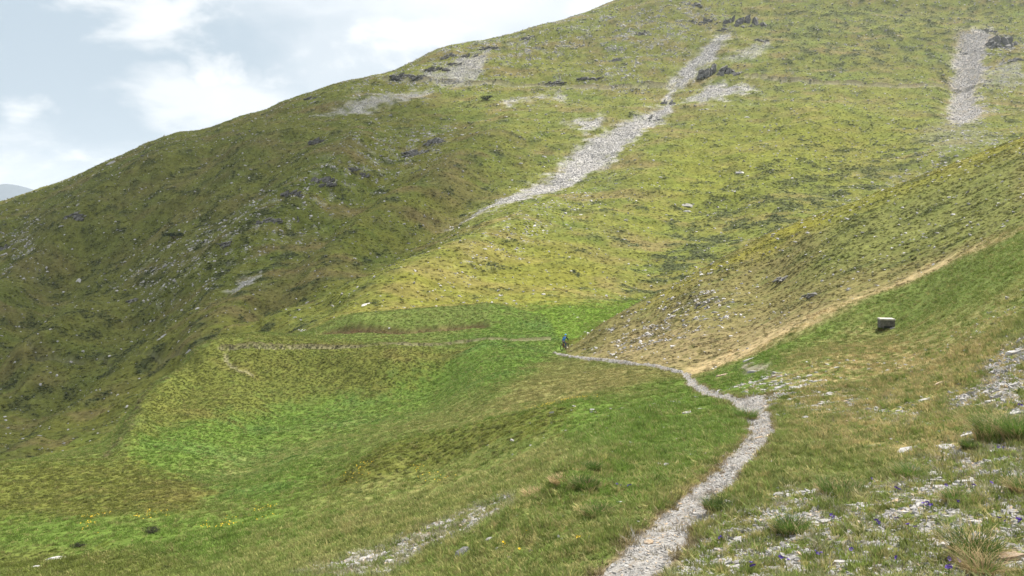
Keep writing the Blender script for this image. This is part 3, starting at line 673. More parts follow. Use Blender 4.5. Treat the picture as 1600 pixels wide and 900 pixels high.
# loose stone nobody could count
def stones_layer(name, protos, wt, cnt, seed, size, label, cat, sink=.25):
    i, j, co, r = sample(wt, cnt, seed); nn = len(co); nr = normal_at(i, j)
    s = size(DD[i, j]) * np.minimum(np.exp(r.normal(0, .55, nn)), 1.9)
    rx = -np.arctan2(nr[:, 1], nr[:, 2]); ry = np.arctan2(nr[:, 0], nr[:, 2])
    scatter(name, protos, co, np.stack([rx * .8 + r.normal(0, .2, nn), ry * .8 + r.normal(0, .2, nn), r.uniform(0, 6.28, nn)], 1), np.stack([s * r.uniform(.8, 1.5, nn), s, s * r.uniform(.7, 1.3, nn)], 1), np.ones((nn, 3)), r.integers(0, len(protos), nn), label, cat)
PS = [bpy.data.objects.new('gravel_piece', m) for m in SL_P[:8]] + [bpy.data.objects.new('gravel_piece', SL_O[9])]
SCP = [bpy.data.objects.new('scree_piece', m) for m in CH_S]
stones_layer('gravel', PS, (fore * np.maximum(m_grav, .012 * sstep(700, 1050, PX)) * (1 - m_path)) * (DD < 32) * np.clip(9 / DD, .2, 1) ** 1.3, 24000, 106, lambda d: np.interp(d, [5, 9, 16, 32], [.032, .042, .065, .11]), 'small pale slate chips strewn between the grass tufts', 'gravel')
stones_layer('path_gravel', PS, (sstep(.4, .7, m_path)) * np.clip(9 / DD, .12, 1) ** 1.2, 11000, 107, lambda d: np.interp(d, [5, 9, 25, 80], [.022, .027, .04, .08]), 'loose grey slate chips covering the footpath', 'gravel')
stones_layer('scree', SCP, far * (m_scree ** 2 + .006 + .12 * feather * sstep(-.3, .8, n_px) + .16 * m_broken * sstep(-.1, .7, n_px + .4 * n_sm)), 62000, 108, lambda d: np.interp(d, [150, 500], [.19, .31]), 'pale broken rock of the scree runs on the mountain', 'scree')
stones_layer('mountain_rubble', SCP, far * (1 - lawn) * (.05 + 1.5 * m_broken * sstep(-.2, .8, n_px + .5 * n_sm)) * (1 - .7 * m_scree), 17000, 112, lambda d: np.interp(d, [120, 500], [.30, .66]), 'small pale rocks scattered over the mountain turf', 'rubble')
stones_layer('hill_rubble', SCP, brown * (m_grav * (PX > 950) + .015), 1500, 109, lambda d: np.interp(d, [50, 100], [.12, .22]), 'small pale rubble lying on the brown hill flank', 'rubble')

# ------------------------------------------------------------------ stones one can pick out
STONE_AT = []
def put_stone(name, me, px, py, wpx, label, cat, group=None, seed=0, flat=1.0, dmin=0, dmax=1e9, tilt=.12, deep=1.0, sink=.0, yaw=None):
    k, j = locate(px, py, dmin, dmax); r = random.Random(seed * 77 + int(px * 13 + py * 7))
    d = DD[k, j]; s = wpx * d / F; nr = Vector(normal_at(np.array([k]), np.array([j]))[0])
    q = Vector((0, 0, 1)).rotation_difference((nr + Vector((0, 0, .4))).normalized()).to_matrix().to_4x4() @ Euler((r.gauss(0, tilt), r.gauss(0, tilt), r.uniform(-.5, .5) if yaw is None else yaw)).to_matrix().to_4x4()
    if d < 60: STONE_AT.append((X[k, j], Y[k, j], s * .6))
    o = bpy.data.objects.new(name, me); COL.objects.link(o)
    o.matrix_world = Matrix.Translation(Vector((X[k, j], Y[k, j], Z[k, j] + (-.02 if name == 'stone' else -.10) * s))) @ q @ Matrix.Diagonal((s * 1.05, s * deep, s * flat, 1))
    return tag(o, label, cat, group)
SINGLE = [  # column, row, width, mesh list, index, flatness, label
 (1582,874,50,SL_O,3,1.1,'flat orange-brown slab in the bottom corner beside a tussock'),
 (1411,706,36,SL_P,2,.6,'pale wedge-shaped slab lying in dry grass, longest in that patch'),
 (1512,682,26,SL_P,5,.9,'grey slab leaning beside the tall green tussock'),
 (1480,700,34,SL_P,7,.6,'long low grey slab below the tall green tussock'),
 (1472,674,20,SL_P,1,.7,'pale slab in dry grass just off the tall tussock'),
 (1362,697,16,SL_P,4,.9,'small whitish stone beside the wedge-shaped slab'),
 (718,868,34,CH_P,1,1.1,'chunky white boulder in long grass near the bottom edge'),
 (762,844,16,CH_P,2,.8,'small white stone uphill of the chunky white boulder'),
 (776,858,11,CH_P,4,.9,'pinkish round stone beside a yellow flower'),
 (78,874,26,CH_P,3,.7,'white stone lying in the low golden turf, larger of two'),
 (54,886,15,CH_P,5,.9,'grey stone just below the larger white stone in golden turf'),
 (1250,822,22,CH_P,6,1.0,'white angular stone heading the gravel bed beside a green tussock'),
 (1288,818,26,SL_P,6,1.1,'whitish slab on top of the gravel bed'),
 (1455,744,22,CH_P,0,.8,'pale block at the upper edge of the gravel bed'),
 (1508,754,34,SL_P,8,.8,'broad beige slab in the gravel near the purple flowers'),
 (1432,783,22,SL_P,9,.9,'smooth pale stone with shaded underside in the gravel bed'),
 (1490,853,52,SL_P,10,.8,'large grey slab half buried behind the big tussock'),
 (1552,807,18,CH_P,7,1.0,'bluish white cube-like stone in the gravel'),
 (1525,816,28,SL_P,11,.9,'pale flat stone leaning against the bluish white stone'),
 (1180,581,36,SL_P,0,.35,'flat whitish rock plate showing in the green slope'),
 (1170,562,22,SL_P,4,.5,'low pale rock above the whitish rock plate'),
 (1128,587,24,SL_O,6,.9,'brownish rock sticking out of the turf beside the path bend'),
 (1217,607,18,SL_P,3,.7,'pale slab at the top of the stone-strewn dry grass'),
 (1264,588,14,SL_P,2,.8,'small pale slab highest in the dry grass'),
 (1258,596,14,SL_P,9,.8,'small pale slab just under the highest one'),
 (1268,636,22,SL_P,1,.7,'triangular whitish slab in short green turf'),
 (1364,641,26,SL_P,5,.5,'long thin white slab in the dry turf'),
 (1446,625,22,SL_P,8,.6,'flat white slab near the rubble bank'),
 (1359,610,18,SL_P,10,.6,'pale slab in the middle of the dry turf'),
 (1466,602,20,SL_O,2,.9,'rust-brown stone beside the rubble bank'),
 (1325,636,16,SL_P,11,.7,'pale slab between the triangular and the thin slab'),
 (1313,880,26,SL_P,7,.8,'pale flat stone low in the gravel bed'),
 (1074,646,20,SL_P,6,.9,'grey-white stone in the green bank left of the path'),
 (1096,640,18,SL_P,0,.5,'low grey stone next to the one in the green bank'),
 (954,813,13,CH_P,6,.7,'lone white stone in the grass left of the path'),
 (1395,515,11,SL_P,3,.8,'light slab lying at the foot of the concrete box'),
 (1404,524,7,SL_P,5,.6,'tiny white stone just below the concrete box'),
 (40,683,34,CH_B,3,.45,'long pale boulder on the dark slope at the picture\'s edge'),
 (62,681,9,CH_B,1,.6,'small dark boulder next to the long pale one'),
 (568,476,24,CH_B,5,.6,'rounded pale boulder on the slope above the trail'),
 (475,517,11,CH_B,2,.8,'pale boulder at the start of the ledge above the trail'),
 (460,484,9,CH_B,4,.8,'pale boulder on the slope uphill of the ledge'),
 (608,517,7,CH_B,6,.8,'pale stone beside the trail on the spur'),
 (1074,321,22,CH_B,0,.7,'grey boulder with a brown foot on the open mountainside'),
 (1072,330,12,CH_B,3,.7,'brownish boulder touching the grey one'),
 (1158,268,20,CH_B,7,.45,'flat pale boulder, highest of a short chain'),
 (1167,276,9,CH_B,1,.5,'pale boulder in the middle of a short chain'),
 (1158,290,10,CH_B,2,.6,'lowest pale boulder of a short chain'),
 (1167,182,9,CH_B,4,.8,'small pale boulder alone in bright green turf'),
 (1239,157,16,CH_B,6,.7,'pale boulder alone just under the mountain trail'),
 (411,294,24,CH_B,5,.4,'long pale boulder high on the shaded slope'),
 (120,438,13,CH_B,0,.5,'pale boulder on the shaded slope, tilted'),
 (262,413,13,CH_B,7,.5,'pale boulder below the dark shrub'),
 (259,525,18,CH_B,2,.4,'long pale boulder low on the shaded slope'),
 (297,549,12,CH_B,4,.5,'pale boulder beside the lower mountain trail'),
 (1103,482,14,CH_B,1,.8,'grey boulder on the rubbly hill flank'),
 (1185,449,12,CH_B,6,.8,'grey boulder on the upper hill flank'),
 (1132,462,12,CH_B,5,.5,'pale flat boulder on the rubbly hill flank'),
 (915,583,7,CH_B,7,.9,'white boulder on the slope under the far path'),
 (172,257,12,CH_B,0,1.0,'dark boulder standing alone on the skyline'),
]
for k, (px, py, w, lst, idx, fl, lab) in enumerate(SINGLE):
    nm = 'boulder' if lst is CH_B else 'stone'; dm = 95 if (px < 620 and py < 700 and lst is CH_B) else 0
    put_stone(nm, lst[idx], px, py, w, lab, nm, None, k, fl * (1.0 if lst in (SL_P, SL_O) else .62), dmin=dm, sink=.12)
ONES = 'first second third fourth fifth sixth seventh eighth ninth tenth eleventh twelfth thirteenth fourteenth fifteenth sixteenth seventeenth eighteenth nineteenth'.split()
def ordinal(k):
    if k < 20: return ONES[k - 1]
    tens = {2: 'twent', 3: 'thirt', 4: 'fort', 5: 'fift', 6: 'sixt', 7: 'sevent', 8: 'eight', 9: 'ninet'}[k // 10]
    return tens + 'ieth' if k % 10 == 0 else tens + 'y-' + ONES[k % 10 - 1]
MARKS = {'bed': [(1522,860,'the big yellow-green tussock'), (1552,675,'the tall green tussock'), (1250,822,'the white angular stone'), (1315,765,'the broad green tussock'), (1490,853,'the half buried grey slab'), (1432,783,'the smooth stone with shaded underside'), (1582,874,'the orange-brown slab'), (1508,754,'the broad beige slab')],
         'turf': [(1268,636,'the triangular whitish slab'), (1364,641,'the long thin white slab'), (1217,607,'the topmost slab of the dry grass'), (1446,625,'the flat white slab by the bank'), (1359,610,'the pale slab amid the dry turf')]}
GROUPS = [  # further stones: weight, count, size range in px, key, group
 (fore * m_grav * area(grav[1], 25, fore), 135, (8, 20), 'bed', 'stones of the gravel bed'),
 (area(grav[3], 14, fore), 46, (7, 16), 'turf', 'stones on the dry turf'),
 (area(grav[2], 10, fore), 36, (8, 20), 'slate piece of the rubble bank, counted from its top down', 'stones of the rubble bank'),
 (area(grav[0], 5, fore), 34, (6, 13), 'whitish stone of the lower rubble strip, counted from its upper end', 'stones of the rubble strip'),
 (sstep(.5, .8, m_path) * (DD < 24), 34, (7, 18), 'loose slate lying on the footpath, counted from the bend downhill', 'stones on the path')]
for gi_, (wt, cnt, (lo, hi), key, grp) in enumerate(GROUPS):
    i, j, co, r = sample(wt / DD ** 2, cnt, 200 + gi_); todo = []
    for q in range(cnt):
        px, py = PXC[j[q]], PYF[i[q], j[q]]
        if 6 < px < 1594 and py < 890: todo.append((py, px, i[q], j[q]))
    todo.sort(); seen = {}; lab_of = {}
    if key in MARKS:
        near_ = []
        for q, (py, px, _, _) in enumerate(todo):
            dist, mk = min((math.hypot(px - mx, (py - my) * 1.6), (mx, my, t)) for mx, my, t in MARKS[key])
            dx, dy = px - mk[0], (py - mk[1]) * 1.6; side = ('right of' if dx > 0 else 'left of') if abs(dx) > abs(dy) else ('below' if dy > 0 else 'above')
            near_.append((dist, q, side, mk[2]))
        for dist, q, side, t in sorted(near_):
            seen[(side, t)] = seen.get((side, t), 0) + 1; c = seen[(side, t)]
            lab_of[q] = ('nearest slate stone ' if c == 1 else ordinal(c) + ' nearest slate stone ') + side + ' ' + t
    else:
        for q in range(len(todo)): lab_of[q] = ordinal(q + 1) + ' ' + key
    for q, (py, px, ki, kj) in enumerate(todo):
        me = (SL_O if (grp.endswith('path') and r.random() < .3) or r.random() < .06 else SL_P)[int(r.integers(0, 12))]
        put_stone('stone', me, px, py, r.uniform(lo, hi) * (1 if r.random() < .8 else 1.35), lab_of[q], 'stone', grp, q, r.uniform(.7, 1.2), dmin=max(0, DD[ki, kj] - 1), dmax=DD[ki, kj] + 1)

for sx_, sy_, sr_ in STONE_AT:      # no grass through the stones or right before them
    k0, k1 = np.searchsorted(D, [sy_ - sr_ * 1.9, sy_ + sr_ * .7]); pj = 800 + sx_ / sy_ * F; j0, j1 = np.searchsorted(PXC, [pj - sr_ * .85 / sy_ * F, pj + sr_ * .85 / sy_ * F])
    gw[max(0, k0):k1 + 1, max(0, j0):j1 + 1] *= .12
grass_layer('grass', gw * (DD < 26) * np.clip(9 / DD, .25, 1) ** 1.2, 104000, 101, lambda d: np.interp(d, [5, 12, 26], [.8, 1.0, 1.5]), 'short green and straw-coloured grass round the near path')
grass_layer('meadow_grass', gw * (DD >= 26) * (DD < 180) * np.clip(40 / DD, .2, 1), 150000, 102, lambda d: np.interp(d, [26, 60, 110, 180], [1.1, 1.5, 1.9, 2.4]), 'green grass of the meadow running down into the hollow')

# ------------------------------------------------------------------ crags
def crag(px, py, wpx, hpx, label, dmin=100, seed=0, depth=.6, lean=.25):
    k, j = locate(px, py + hpx * .35, dmin); d = DD[k, j]; w, h = wpx * d / F, hpx * d / F; r = random.Random(900 + seed); bm = bmesh.new()
    n_ = max(8, int(6 + wpx / 3)); slope = .55
    for q in range(n_):
        t = (q + r.random()) / n_ - .5; cx = t * w * 1.1; env = 1 - (2 * t) ** 2 * .6; up = r.uniform(-.3, .55) * h * env
        sx, sy, sz = w / n_ * r.uniform(.9, 2.6), w * depth * .18 * r.uniform(.7, 1.4), h * env * r.uniform(.14, .36); til = r.gauss(.25, .12)
        pts_ = []
        for _ in range(26):
            p = Vector((r.uniform(-1, 1), r.uniform(-1, 1), r.uniform(-1, 1))); m_ = max(abs(p.x), abs(p.y), abs(p.z)); p = p / m_ * r.uniform(.78, 1)
            pts_.append(bm.verts.new((cx + p.x * sx + p.z * sz * lean, up / slope * .6 + p.y * sy + p.z * sz * .4, up + p.z * sz + p.x * sx * til)))
        bmesh.ops.convex_hull(bm, input=pts_); bmesh.ops.delete(bm, geom=[v for v in pts_ if v.is_valid and not v.link_faces], context='VERTS')
    for v in bm.verts: v.co += Vector((r.gauss(0, 1), r.gauss(0, 1), r.gauss(0, 1))) * h * .02
    o = bm_obj('rock_outcrop', bm, M_CRAG); o.location = (X[k, j], Y[k, j] + h * .2, Z[k, j] - h * .02); tag(o, label, 'rock outcrop'); return o
for q, a in enumerate([
 (1128,108,64,30,'dark wedge-shaped crag beside the main scree run'), (1166,28,62,40,'large dark cliff at the head of the main scree run'),
 (1098,32,40,16,'low dark crag left of the large cliff'), (1080,5,32,14,'dark crag cut by the top edge of the picture'),
 (1580,66,56,32,'dark broken crag right of the steep scree chute'), (1548,48,22,14,'small dark crag at the top of the steep scree chute'),
 (1046,158,18,24,'narrow dark rock step where the scree run narrows'), (1020,186,18,14,'small dark rock beside the lower scree run'),
 (1132,48,20,12,'small dark rock at the foot of the large cliff'),
 (704,86,24,18,'square dark crag on the ridge shoulder'), (737,86,28,13,'broad dark crag next to the square one on the ridge'),
 (684,108,34,13,'low dark crag under the ridge shoulder'), (628,116,36,13,'dark crag where the ridge shoulder meets the trail'), (656,120,20,9,'small dark rock beside the trail under the ridge'),
 (680,222,28,20,'grey block above a heap of pale rubble'), (650,238,40,13,'heap of grey and pale rubble below the grey block'),
 (494,220,24,16,'grey rock pair on the upper shaded slope'), (500,284,44,18,'grey rock band in the middle of the stony slope'), (455,300,30,14,'grey rock left of the rock band on the stony slope'),
 (115,338,28,14,'dark rock on the shaded slope under the skyline'), (960,94,18,13,'grey rock knob on the upper slope'), (488,153,26,7,'low rocks along the skyline'),
 (10,385,30,12,'brownish rock band at the picture\'s edge'), (565,275,22,10,'long grey rock beside the stony slope'), (460,345,12,14,'grey rock standing in a green gully'),
 (765,76,26,8,'low broken rocks on the skyline right of the ridge shoulder'), (715,98,26,9,'thin rock band under the square crag'), (830,60,22,8,'scattered grey rocks just under the skyline'), (925,124,40,9,'grey rock band above the mountain trail'), (868,128,26,7,'short rock band above the trail left of the grey band'),
 (1005,52,24,9,'dark rock on the upper slope left of the low dark crag'), (1190,62,22,12,'broken rock on the grass below the large cliff'), (1508,82,20,10,'grey rock inside the steep scree chute'), (1590,92,26,10,'dark rock low against the picture edge under the broken crag'), (545,262,30,9,'grey rubble band below the rock pair'), (420,345,36,10,'long rubble rib on the shaded slope'), (355,385,30,9,'low rubble rib farther down the shaded slope'), (210,470,24,8,'small rock rib low on the shaded slope'),
 ]): crag(*a, seed=q)
for q, a in enumerate([(1272,461,26,10,'brown earth-covered rock step on the hill flank'), (1225,438,28,9,'dark rock lip on the upper hill flank'), (1095,480,16,8,'small grey rock on the rubbly hill flank')]): crag(*a, dmin=50, seed=50 + q)

# ------------------------------------------------------------------ shrubs
M_PINE = leaf_mat('pine_needles', 'GEOMETRY', (.030, .048, .020), .15); M_BARK = plain('shrub_bark', (.09, .065, .045), .9)
M_DKSH = leaf_mat('dark_heather', 'GEOMETRY', (.050, .055, .028), .15)
def shrub(px, py, wpx, hpx, label, mat, dmin=0, seed=0):
    k, j = locate(px, py + hpx * .4, dmin); d = DD[k, j]; w, h = wpx * d / F, hpx * d / F; r = random.Random(300 + seed)
    root = empty('shrub', (X[k, j], Y[k, j], Z[k, j])); tag(root, label, 'shrub'); V, Fc = [], []
    for q in range(16):
        a = r.uniform(0, 6.28); rad = math.sqrt(r.random()) * .42; c = Vector((math.cos(a) * rad * w, math.sin(a) * rad * w * .7, h * r.uniform(.2, .6) * (1 - rad)))
        v, f_ = leafy(70, r.uniform(.16, .26) * w * .8, h / w * 1.6, w * .022, r); b = len(V); V += [Vector(x) + c for x in v]; Fc += [tuple(i + b for i in t) for t in f_]
    link_mesh('foliage', V, Fc, mat, root)
    bm = bmesh.new()
    for q in range(7):
        a = r.uniform(0, 6.28); e = Vector((math.cos(a) * w * .33, math.sin(a) * w * .25, h * .55)); rot = e.to_track_quat('Z', 'Y').to_matrix().to_4x4()
        bmesh.ops.create_cone(bm, cap_ends=True, segments=6, radius1=w * .018, radius2=w * .006, depth=e.length, matrix=Matrix.Translation(e / 2 - Vector((0, 0, h * .05))) @ rot)
    bm_obj('branches', bm, M_BARK, root)
for q, a in enumerate([(760,153,24,11,'dark dwarf pine bush near the mountain trail',M_PINE,150), (272,367,34,17,'wide dark dwarf pine bush on the shaded slope',M_PINE,150),
  (238,828,32,14,'grey-brown heather bush in the lower meadow',M_DKSH,0), (122,852,26,9,'low brown heather bush left of the grey-brown one',M_DKSH,0), (302,478,0,0,None,None,0)][:4]): shrub(*a[:6], dmin=a[6], seed=q)

# ------------------------------------------------------------------ grass tussocks
M_TG = leaf_mat('tussock_green', 'GEOMETRY', (.090, .150, .030), .35); M_TD = leaf_mat('tussock_straw', 'GEOMETRY', (.34, .255, .13), .3)
def tussock(px, py, wpx, hpx, label, dryf, seed):
    k, j = locate(px, py); d = DD[k, j]; w, h = wpx * d / F, hpx * d / F; r = random.Random(500 + seed)
    root = empty('grass_tussock', (X[k, j], Y[k, j], Z[k, j] - .01)); tag(root, label, 'tussock')
    def many(n_, hh, ww, lean): 
        V, Fc = blades(n_, hh, ww, .0014 + d * .00016, lean, r, 4); return [Vector(v) for v in V], Fc
    n_ = int(620 * (1 - dryf)); V, Fc = many(n_, h * 1.2, w * .40, .9); link_mesh('green_blades', V, Fc, M_TG, root)
    V, Fc = many(int(120 + 560 * dryf), h * 1.0, w * .46, 1.3); link_mesh('dry_blades', V, Fc, M_TD, root)
for q, a in enumerate([
 (1552,688,60,48,'tall green tussock at the upper edge of the gravel bed',.25), (1590,690,44,44,'dark green tussock against the picture edge beside the tall one',.2),
 (1522,868,78,46,'big yellow-green tussock beside the orange-brown slab',.35), (1535,898,60,34,'straw-coloured tussock below the big yellow-green one',.8),
 (1422,746,60,20,'low bright green tussock above the gravel bed',.1), (1315,772,80,22,'broad green tussock left of the low bright one',.15), (1235,832,60,26,'green tussock beside the white angular stone',.1),
 (1516,702,26,14,'small green tussock between grey slabs',.15), (1492,784,40,20,'small mixed tussock in the middle of the gravel',.4), (1598,770,40,24,'brownish tussock against the edge of the picture',.6),
 (915,762,50,16,'green tussock on the brow left of the path',.15), (880,752,46,9,'straw tussock beside the green one on the brow',.85), (925,735,30,12,'small green tussock higher on the brow',.1),
 (840,775,50,12,'pale straw tussock along the brow above the rubble strip',.85), (1165,655,40,14,'green tussock overhanging the path bend',.1), (935,806,50,18,'yellow-green tussock in the grass left of the path',.3),
 (1120,796,46,18,'green tussock at the right rim of the path',.15), (1380,517,14,6,'short grass tuft at the foot of the concrete box',.3), (1370,560,0,0,None,0)][:18]): tussock(*a, seed=q)

# ------------------------------------------------------------------ flowers
M_PUR = plain('purple_petal', (.10, .045, .33), .6, var=.3); M_YEL = plain('yellow_petal', (.72, .50, .03), .6); M_STEM = plain('flower_stem', (.08, .15, .03), .8)
def flower_meshes(petals, rad, mat, cup):
    bm = bmesh.new()
    for k in range(petals):
        a = 6.283 * k / petals; d1 = Vector((math.cos(a), math.sin(a), 0)); s1 = Vector((-math.sin(a), math.cos(a), 0))
        v = [bm.verts.new(p) for p in (d1 * rad * .12, d1 * rad * .6 + s1 * rad * .42 + Vector((0, 0, cup * rad)), d1 * rad + Vector((0, 0, cup * rad * .8)), d1 * rad * .6 - s1 * rad * .42 + Vector((0, 0, cup * rad)))]
        bm.faces.new(v)
    me = bpy.data.meshes.new('blossom'); bm.to_mesh(me); bm.free(); me.materials.append(mat); return me
B_P, B_Y = flower_meshes(5, .021, M_PUR, .5), flower_meshes(6, .016, M_YEL, .35)
sb = bmesh.new(); bmesh.ops.create_cone(sb, cap_ends=True, segments=5, radius1=.0025, radius2=.002, depth=1, matrix=Matrix.Translation((0, 0, .5))); B_S = bpy.data.meshes.new('stem'); sb.to_mesh(B_S); sb.free(); B_S.materials.append(M_STEM)
lb = bmesh.new()
for a in (0, 2.1, 4.2): 
    vs = [lb.verts.new(p) for p in ((0, 0, .01), (.02 * math.cos(a - .4), .02 * math.sin(a - .4), .02), (.04 * math.cos(a), .04 * math.sin(a), .015), (.02 * math.cos(a + .4), .02 * math.sin(a + .4), .02))]; lb.faces.new(vs)
B_L = bpy.data.meshes.new('leaf'); lb.to_mesh(B_L); lb.free(); B_L.materials.append(M_STEM)
def flower(name, px, py, hgt, nb, mesh, label, grp, seed):
    k, j = locate(px, py); r = random.Random(seed); root = empty(name, (X[k, j], Y[k, j], Z[k, j]), (0, 0, r.uniform(0, 6.28)), 1.0); tag(root, label, 'flower', grp)
    for q in range(nb):
        ox, oy = (r.gauss(0, .022), r.gauss(0, .022)) if nb > 1 else (0, 0); h = hgt * r.uniform(.75, 1.15)
        for nm, me, z, s3 in (('stem', B_S, 0, (1, 1, h)), ('blossom', mesh, h, (r.uniform(.8, 1.2),) * 3)):
            o = bpy.data.objects.new(nm, me); COL.objects.link(o); o.parent = root; o.location = (ox, oy, z); o.scale = s3
            if nm == 'blossom': o.rotation_euler = (r.uniform(.2, 1.1), r.uniform(-.4, .4), r.uniform(0, 6.28))
    o = bpy.data.objects.new('leaf', B_L); COL.objects.link(o); o.parent = root
PF = sorted([(1564,706,4),(1594,636,4),(1372,822,3),(1425,832,2),(1447,794,5),(1403,768,3),(1520,766,2),(1477,764,1),(1402,815,1),(1282,870,3),(1311,867,3),(1222,879,3),(1303,814,2),(1496,791,2),(1566,818,2),(1592,822,4),(1495,886,3),(1483,897,2),(1400,880,1),(1175,893,3),(966,760,3),(982,764,2),(1362,752,1),(1125,846,2),(1330,865,1),(1548,760,1)])
for q, (px, py, nb) in enumerate(PF):
    flower('purple_flower', px, py + 3, .055, nb, B_P, ordinal(q + 1) + ' purple flower from the left ' + ('among the gravel and tussocks' if px > 1190 else 'in the short grass by the path'), 'purple flowers', 40 + q)
for q, (px, py, nb) in enumerate([(788,856,2),(812,862,1),(822,838,1),(905,846,3)]):
    flower('yellow_flower', px, py + 3, .07, nb, B_Y, ordinal(q + 1) + ' small yellow flower from the left in the grass beside the path', 'yellow flowers by the path', 90 + q)
YF = np.maximum.reduce([area(p, 5, fore) for p in ([(1+130,812),(170,806),(165,832),(140,835)], [(205,805),(255,806),(255,815),(205,816)], [(325,818),(375,815),(372,824),(325,825)], [(640,740),(690,742),(690,755),(645,755)], [(530,755),(575,750),(575,765),(535,768)], [(930,635),(870,660),(800,668),(860,645)], [(400,800),(420,796),(425,808),(400,812)])])
i, j, co, r = sample(YF * (fbm(X / .8, Y / .8, 2, 90) > 0), 420, 110); nn = len(co)
yp = bpy.data.objects.new('yellow_blossom', B_Y)
s = r.uniform(1.0, 1.8, nn)
scatter('yellow_flowers', [yp], co + np.stack([0 * s, 0 * s, r.uniform(.08, .2, nn)], 1), np.stack([r.normal(.3, .3, nn), r.normal(0, .3, nn), r.uniform(0, 6, nn)], 1), np.stack([s, s, s], 1), np.ones((nn, 3)), np.zeros(nn), 'drifts of tiny yellow flowers in the lower meadow', 'flowers')

# ------------------------------------------------------------------ concrete box on the slope
def conc_box():
    k, j = locate(1388, 514, 30, 60); d = DD[k, j]; w = 21.5 * d / F; h = 15.0 * d / F; dp = w * .75
    t = NT('weathered_concrete'); tc = t.n('TexCoord'); n1 = t.noise(5, 6, .7, tc.outputs['Object']); n2 = t.noise(30, 3, .6, tc.outputs['Object'])
    t.color(t.mix(t.ramp(n1, .35, .7), (.075, .07, .06), (.17, .16, .14))); t.bump(n2, .4, .01)
    t2 = NT('pale_concrete'); tc = t2.n('TexCoord'); n1 = t2.noise(4, 6, .7, tc.outputs['Object']); t2.color(t2.mix(t2.ramp(n1, .3, .7), (.33, .31, .27), (.52, .49, .43))); t2.bump(n1, .3, .01)
    root = empty('concrete_box', (X[k, j], Y[k, j] + dp * .4, Z[k, j]), (0, 0, math.radians(-7))); tag(root, 'weathered concrete box with a pale lid standing on the slope', 'concrete box')
    def box(nm, sx, sy, z0, z1, m, p, y=0, bev=.02):
        bm = bmesh.new(); bmesh.ops.create_cube(bm, size=1, matrix=Matrix.Translation((0, y, (z0 + z1) / 2)) @ Matrix.Diagonal((sx, sy, z1 - z0, 1)))
        bmesh.ops.bevel(bm, geom=bm.edges[:], offset=bev, segments=2, affect='EDGES'); rr_ = random.Random(3)
        for v in bm.verts: v.co += Vector((rr_.gauss(0, .004),) * 3)
        return bm_obj(nm, bm, m, p)
    b_ = box('body', w, dp, -.35, h * .84, t.m, root); box('lid', w * 1.05, dp * 1.05, h * .84 + .003, h, t2.m, root)
    box('dark_panel', w * .55, .02, .02, h * .25, plain('painted_shade', (.03, .03, .028), .9), b_, y=-dp * .5 - .003, bev=.004)  # thin dark panel; its colour stands in for shade low on the front
conc_box()

# ------------------------------------------------------------------ the cyclist and the bicycle
def skin(name, joints, edges, mat, parent=None, sub=2):
    me = bpy.data.meshes.new(name); me.from_pydata([j[0] for j in joints], edges, []); me.materials.append(mat)
    o = bpy.data.objects.new(name, me); COL.objects.link(o); o.parent = parent
    m = o.modifiers.new('skin', 'SKIN'); m.use_smooth_shade = True
    lay_ = me.skin_vertices[0] if me.skin_vertices else None
    if lay_ is None:
        bm = bmesh.new(); bm.from_mesh(me); bm.verts.layers.skin.verify(); bm.to_mesh(me); bm.free(); lay_ = me.skin_vertices[0]
    for k, j in enumerate(joints): r_ = j[1]; lay_.data[k].radius = (r_, r_) if not isinstance(r_, tuple) else r_
    lay_.data[0].use_root = True
    s_ = o.modifiers.new('sub', 'SUBSURF'); s_.levels = sub; s_.render_levels = sub; return o
def tubes(name, segs, mat, parent, n_=8):
    bm = bmesh.new()
    for a, b, r_ in segs:
        a, b = Vector(a), Vector(b); e = b - a
        bmesh.ops.create_cone(bm, cap_ends=True, segments=n_, radius1=r_, radius2=r_, depth=e.length, matrix=Matrix.Translation((a + b) / 2) @ e.to_track_quat('Z', 'Y').to_matrix().to_4x4())
    return bm_obj(name, bm, mat, parent, True)
def torus(name, c, R, r_, mat, parent, n1=40, n2=8, flat=1.0):
    V, Fc = [], []
    for i in range(n1):
        a = 6.28318 * i / n1
        for k in range(n2): b_ = 6.28318 * k / n2; q = R + r_ * math.cos(b_); V.append((c[0] + r_ * flat * math.sin(b_), c[1] + q * math.cos(a), c[2] + q * math.sin(a)))
    for i in range(n1):
        for k in range(n2): Fc.append((i * n2 + k, ((i + 1) % n1) * n2 + k, ((i + 1) % n1) * n2 + (k + 1) % n2, i * n2 + (k + 1) % n2))
    return link_mesh(name, V, Fc, mat, parent, True)
M_TYRE, M_METAL, M_RED, M_BLK = plain('tyre_rubber', (.02, .02, .02), .85), plain('bike_metal', (.10, .10, .11), .5, .3), plain('red_bike_paint', (.40, .03, .025), .5), plain('black_fabric', (.018, .02, .026), .85)
M_BLUE, M_HELM, M_GREY, M_SKIN = plain('blue_jacket', (.035, .13, .33), .8), plain('blue_helmet', (.06, .30, .62), .45), plain('grey_blue_trousers', (.10, .14, .19), .85), plain('skin_tone', (.45, .28, .20), .6)
BASE = ground(881, 547, 84, 100); HEAD = math.radians(-36)
bike = empty('bicycle', BASE, (0, 0, HEAD)); tag(bike, 'red and black mountain bike ridden along the far path', 'bicycle')
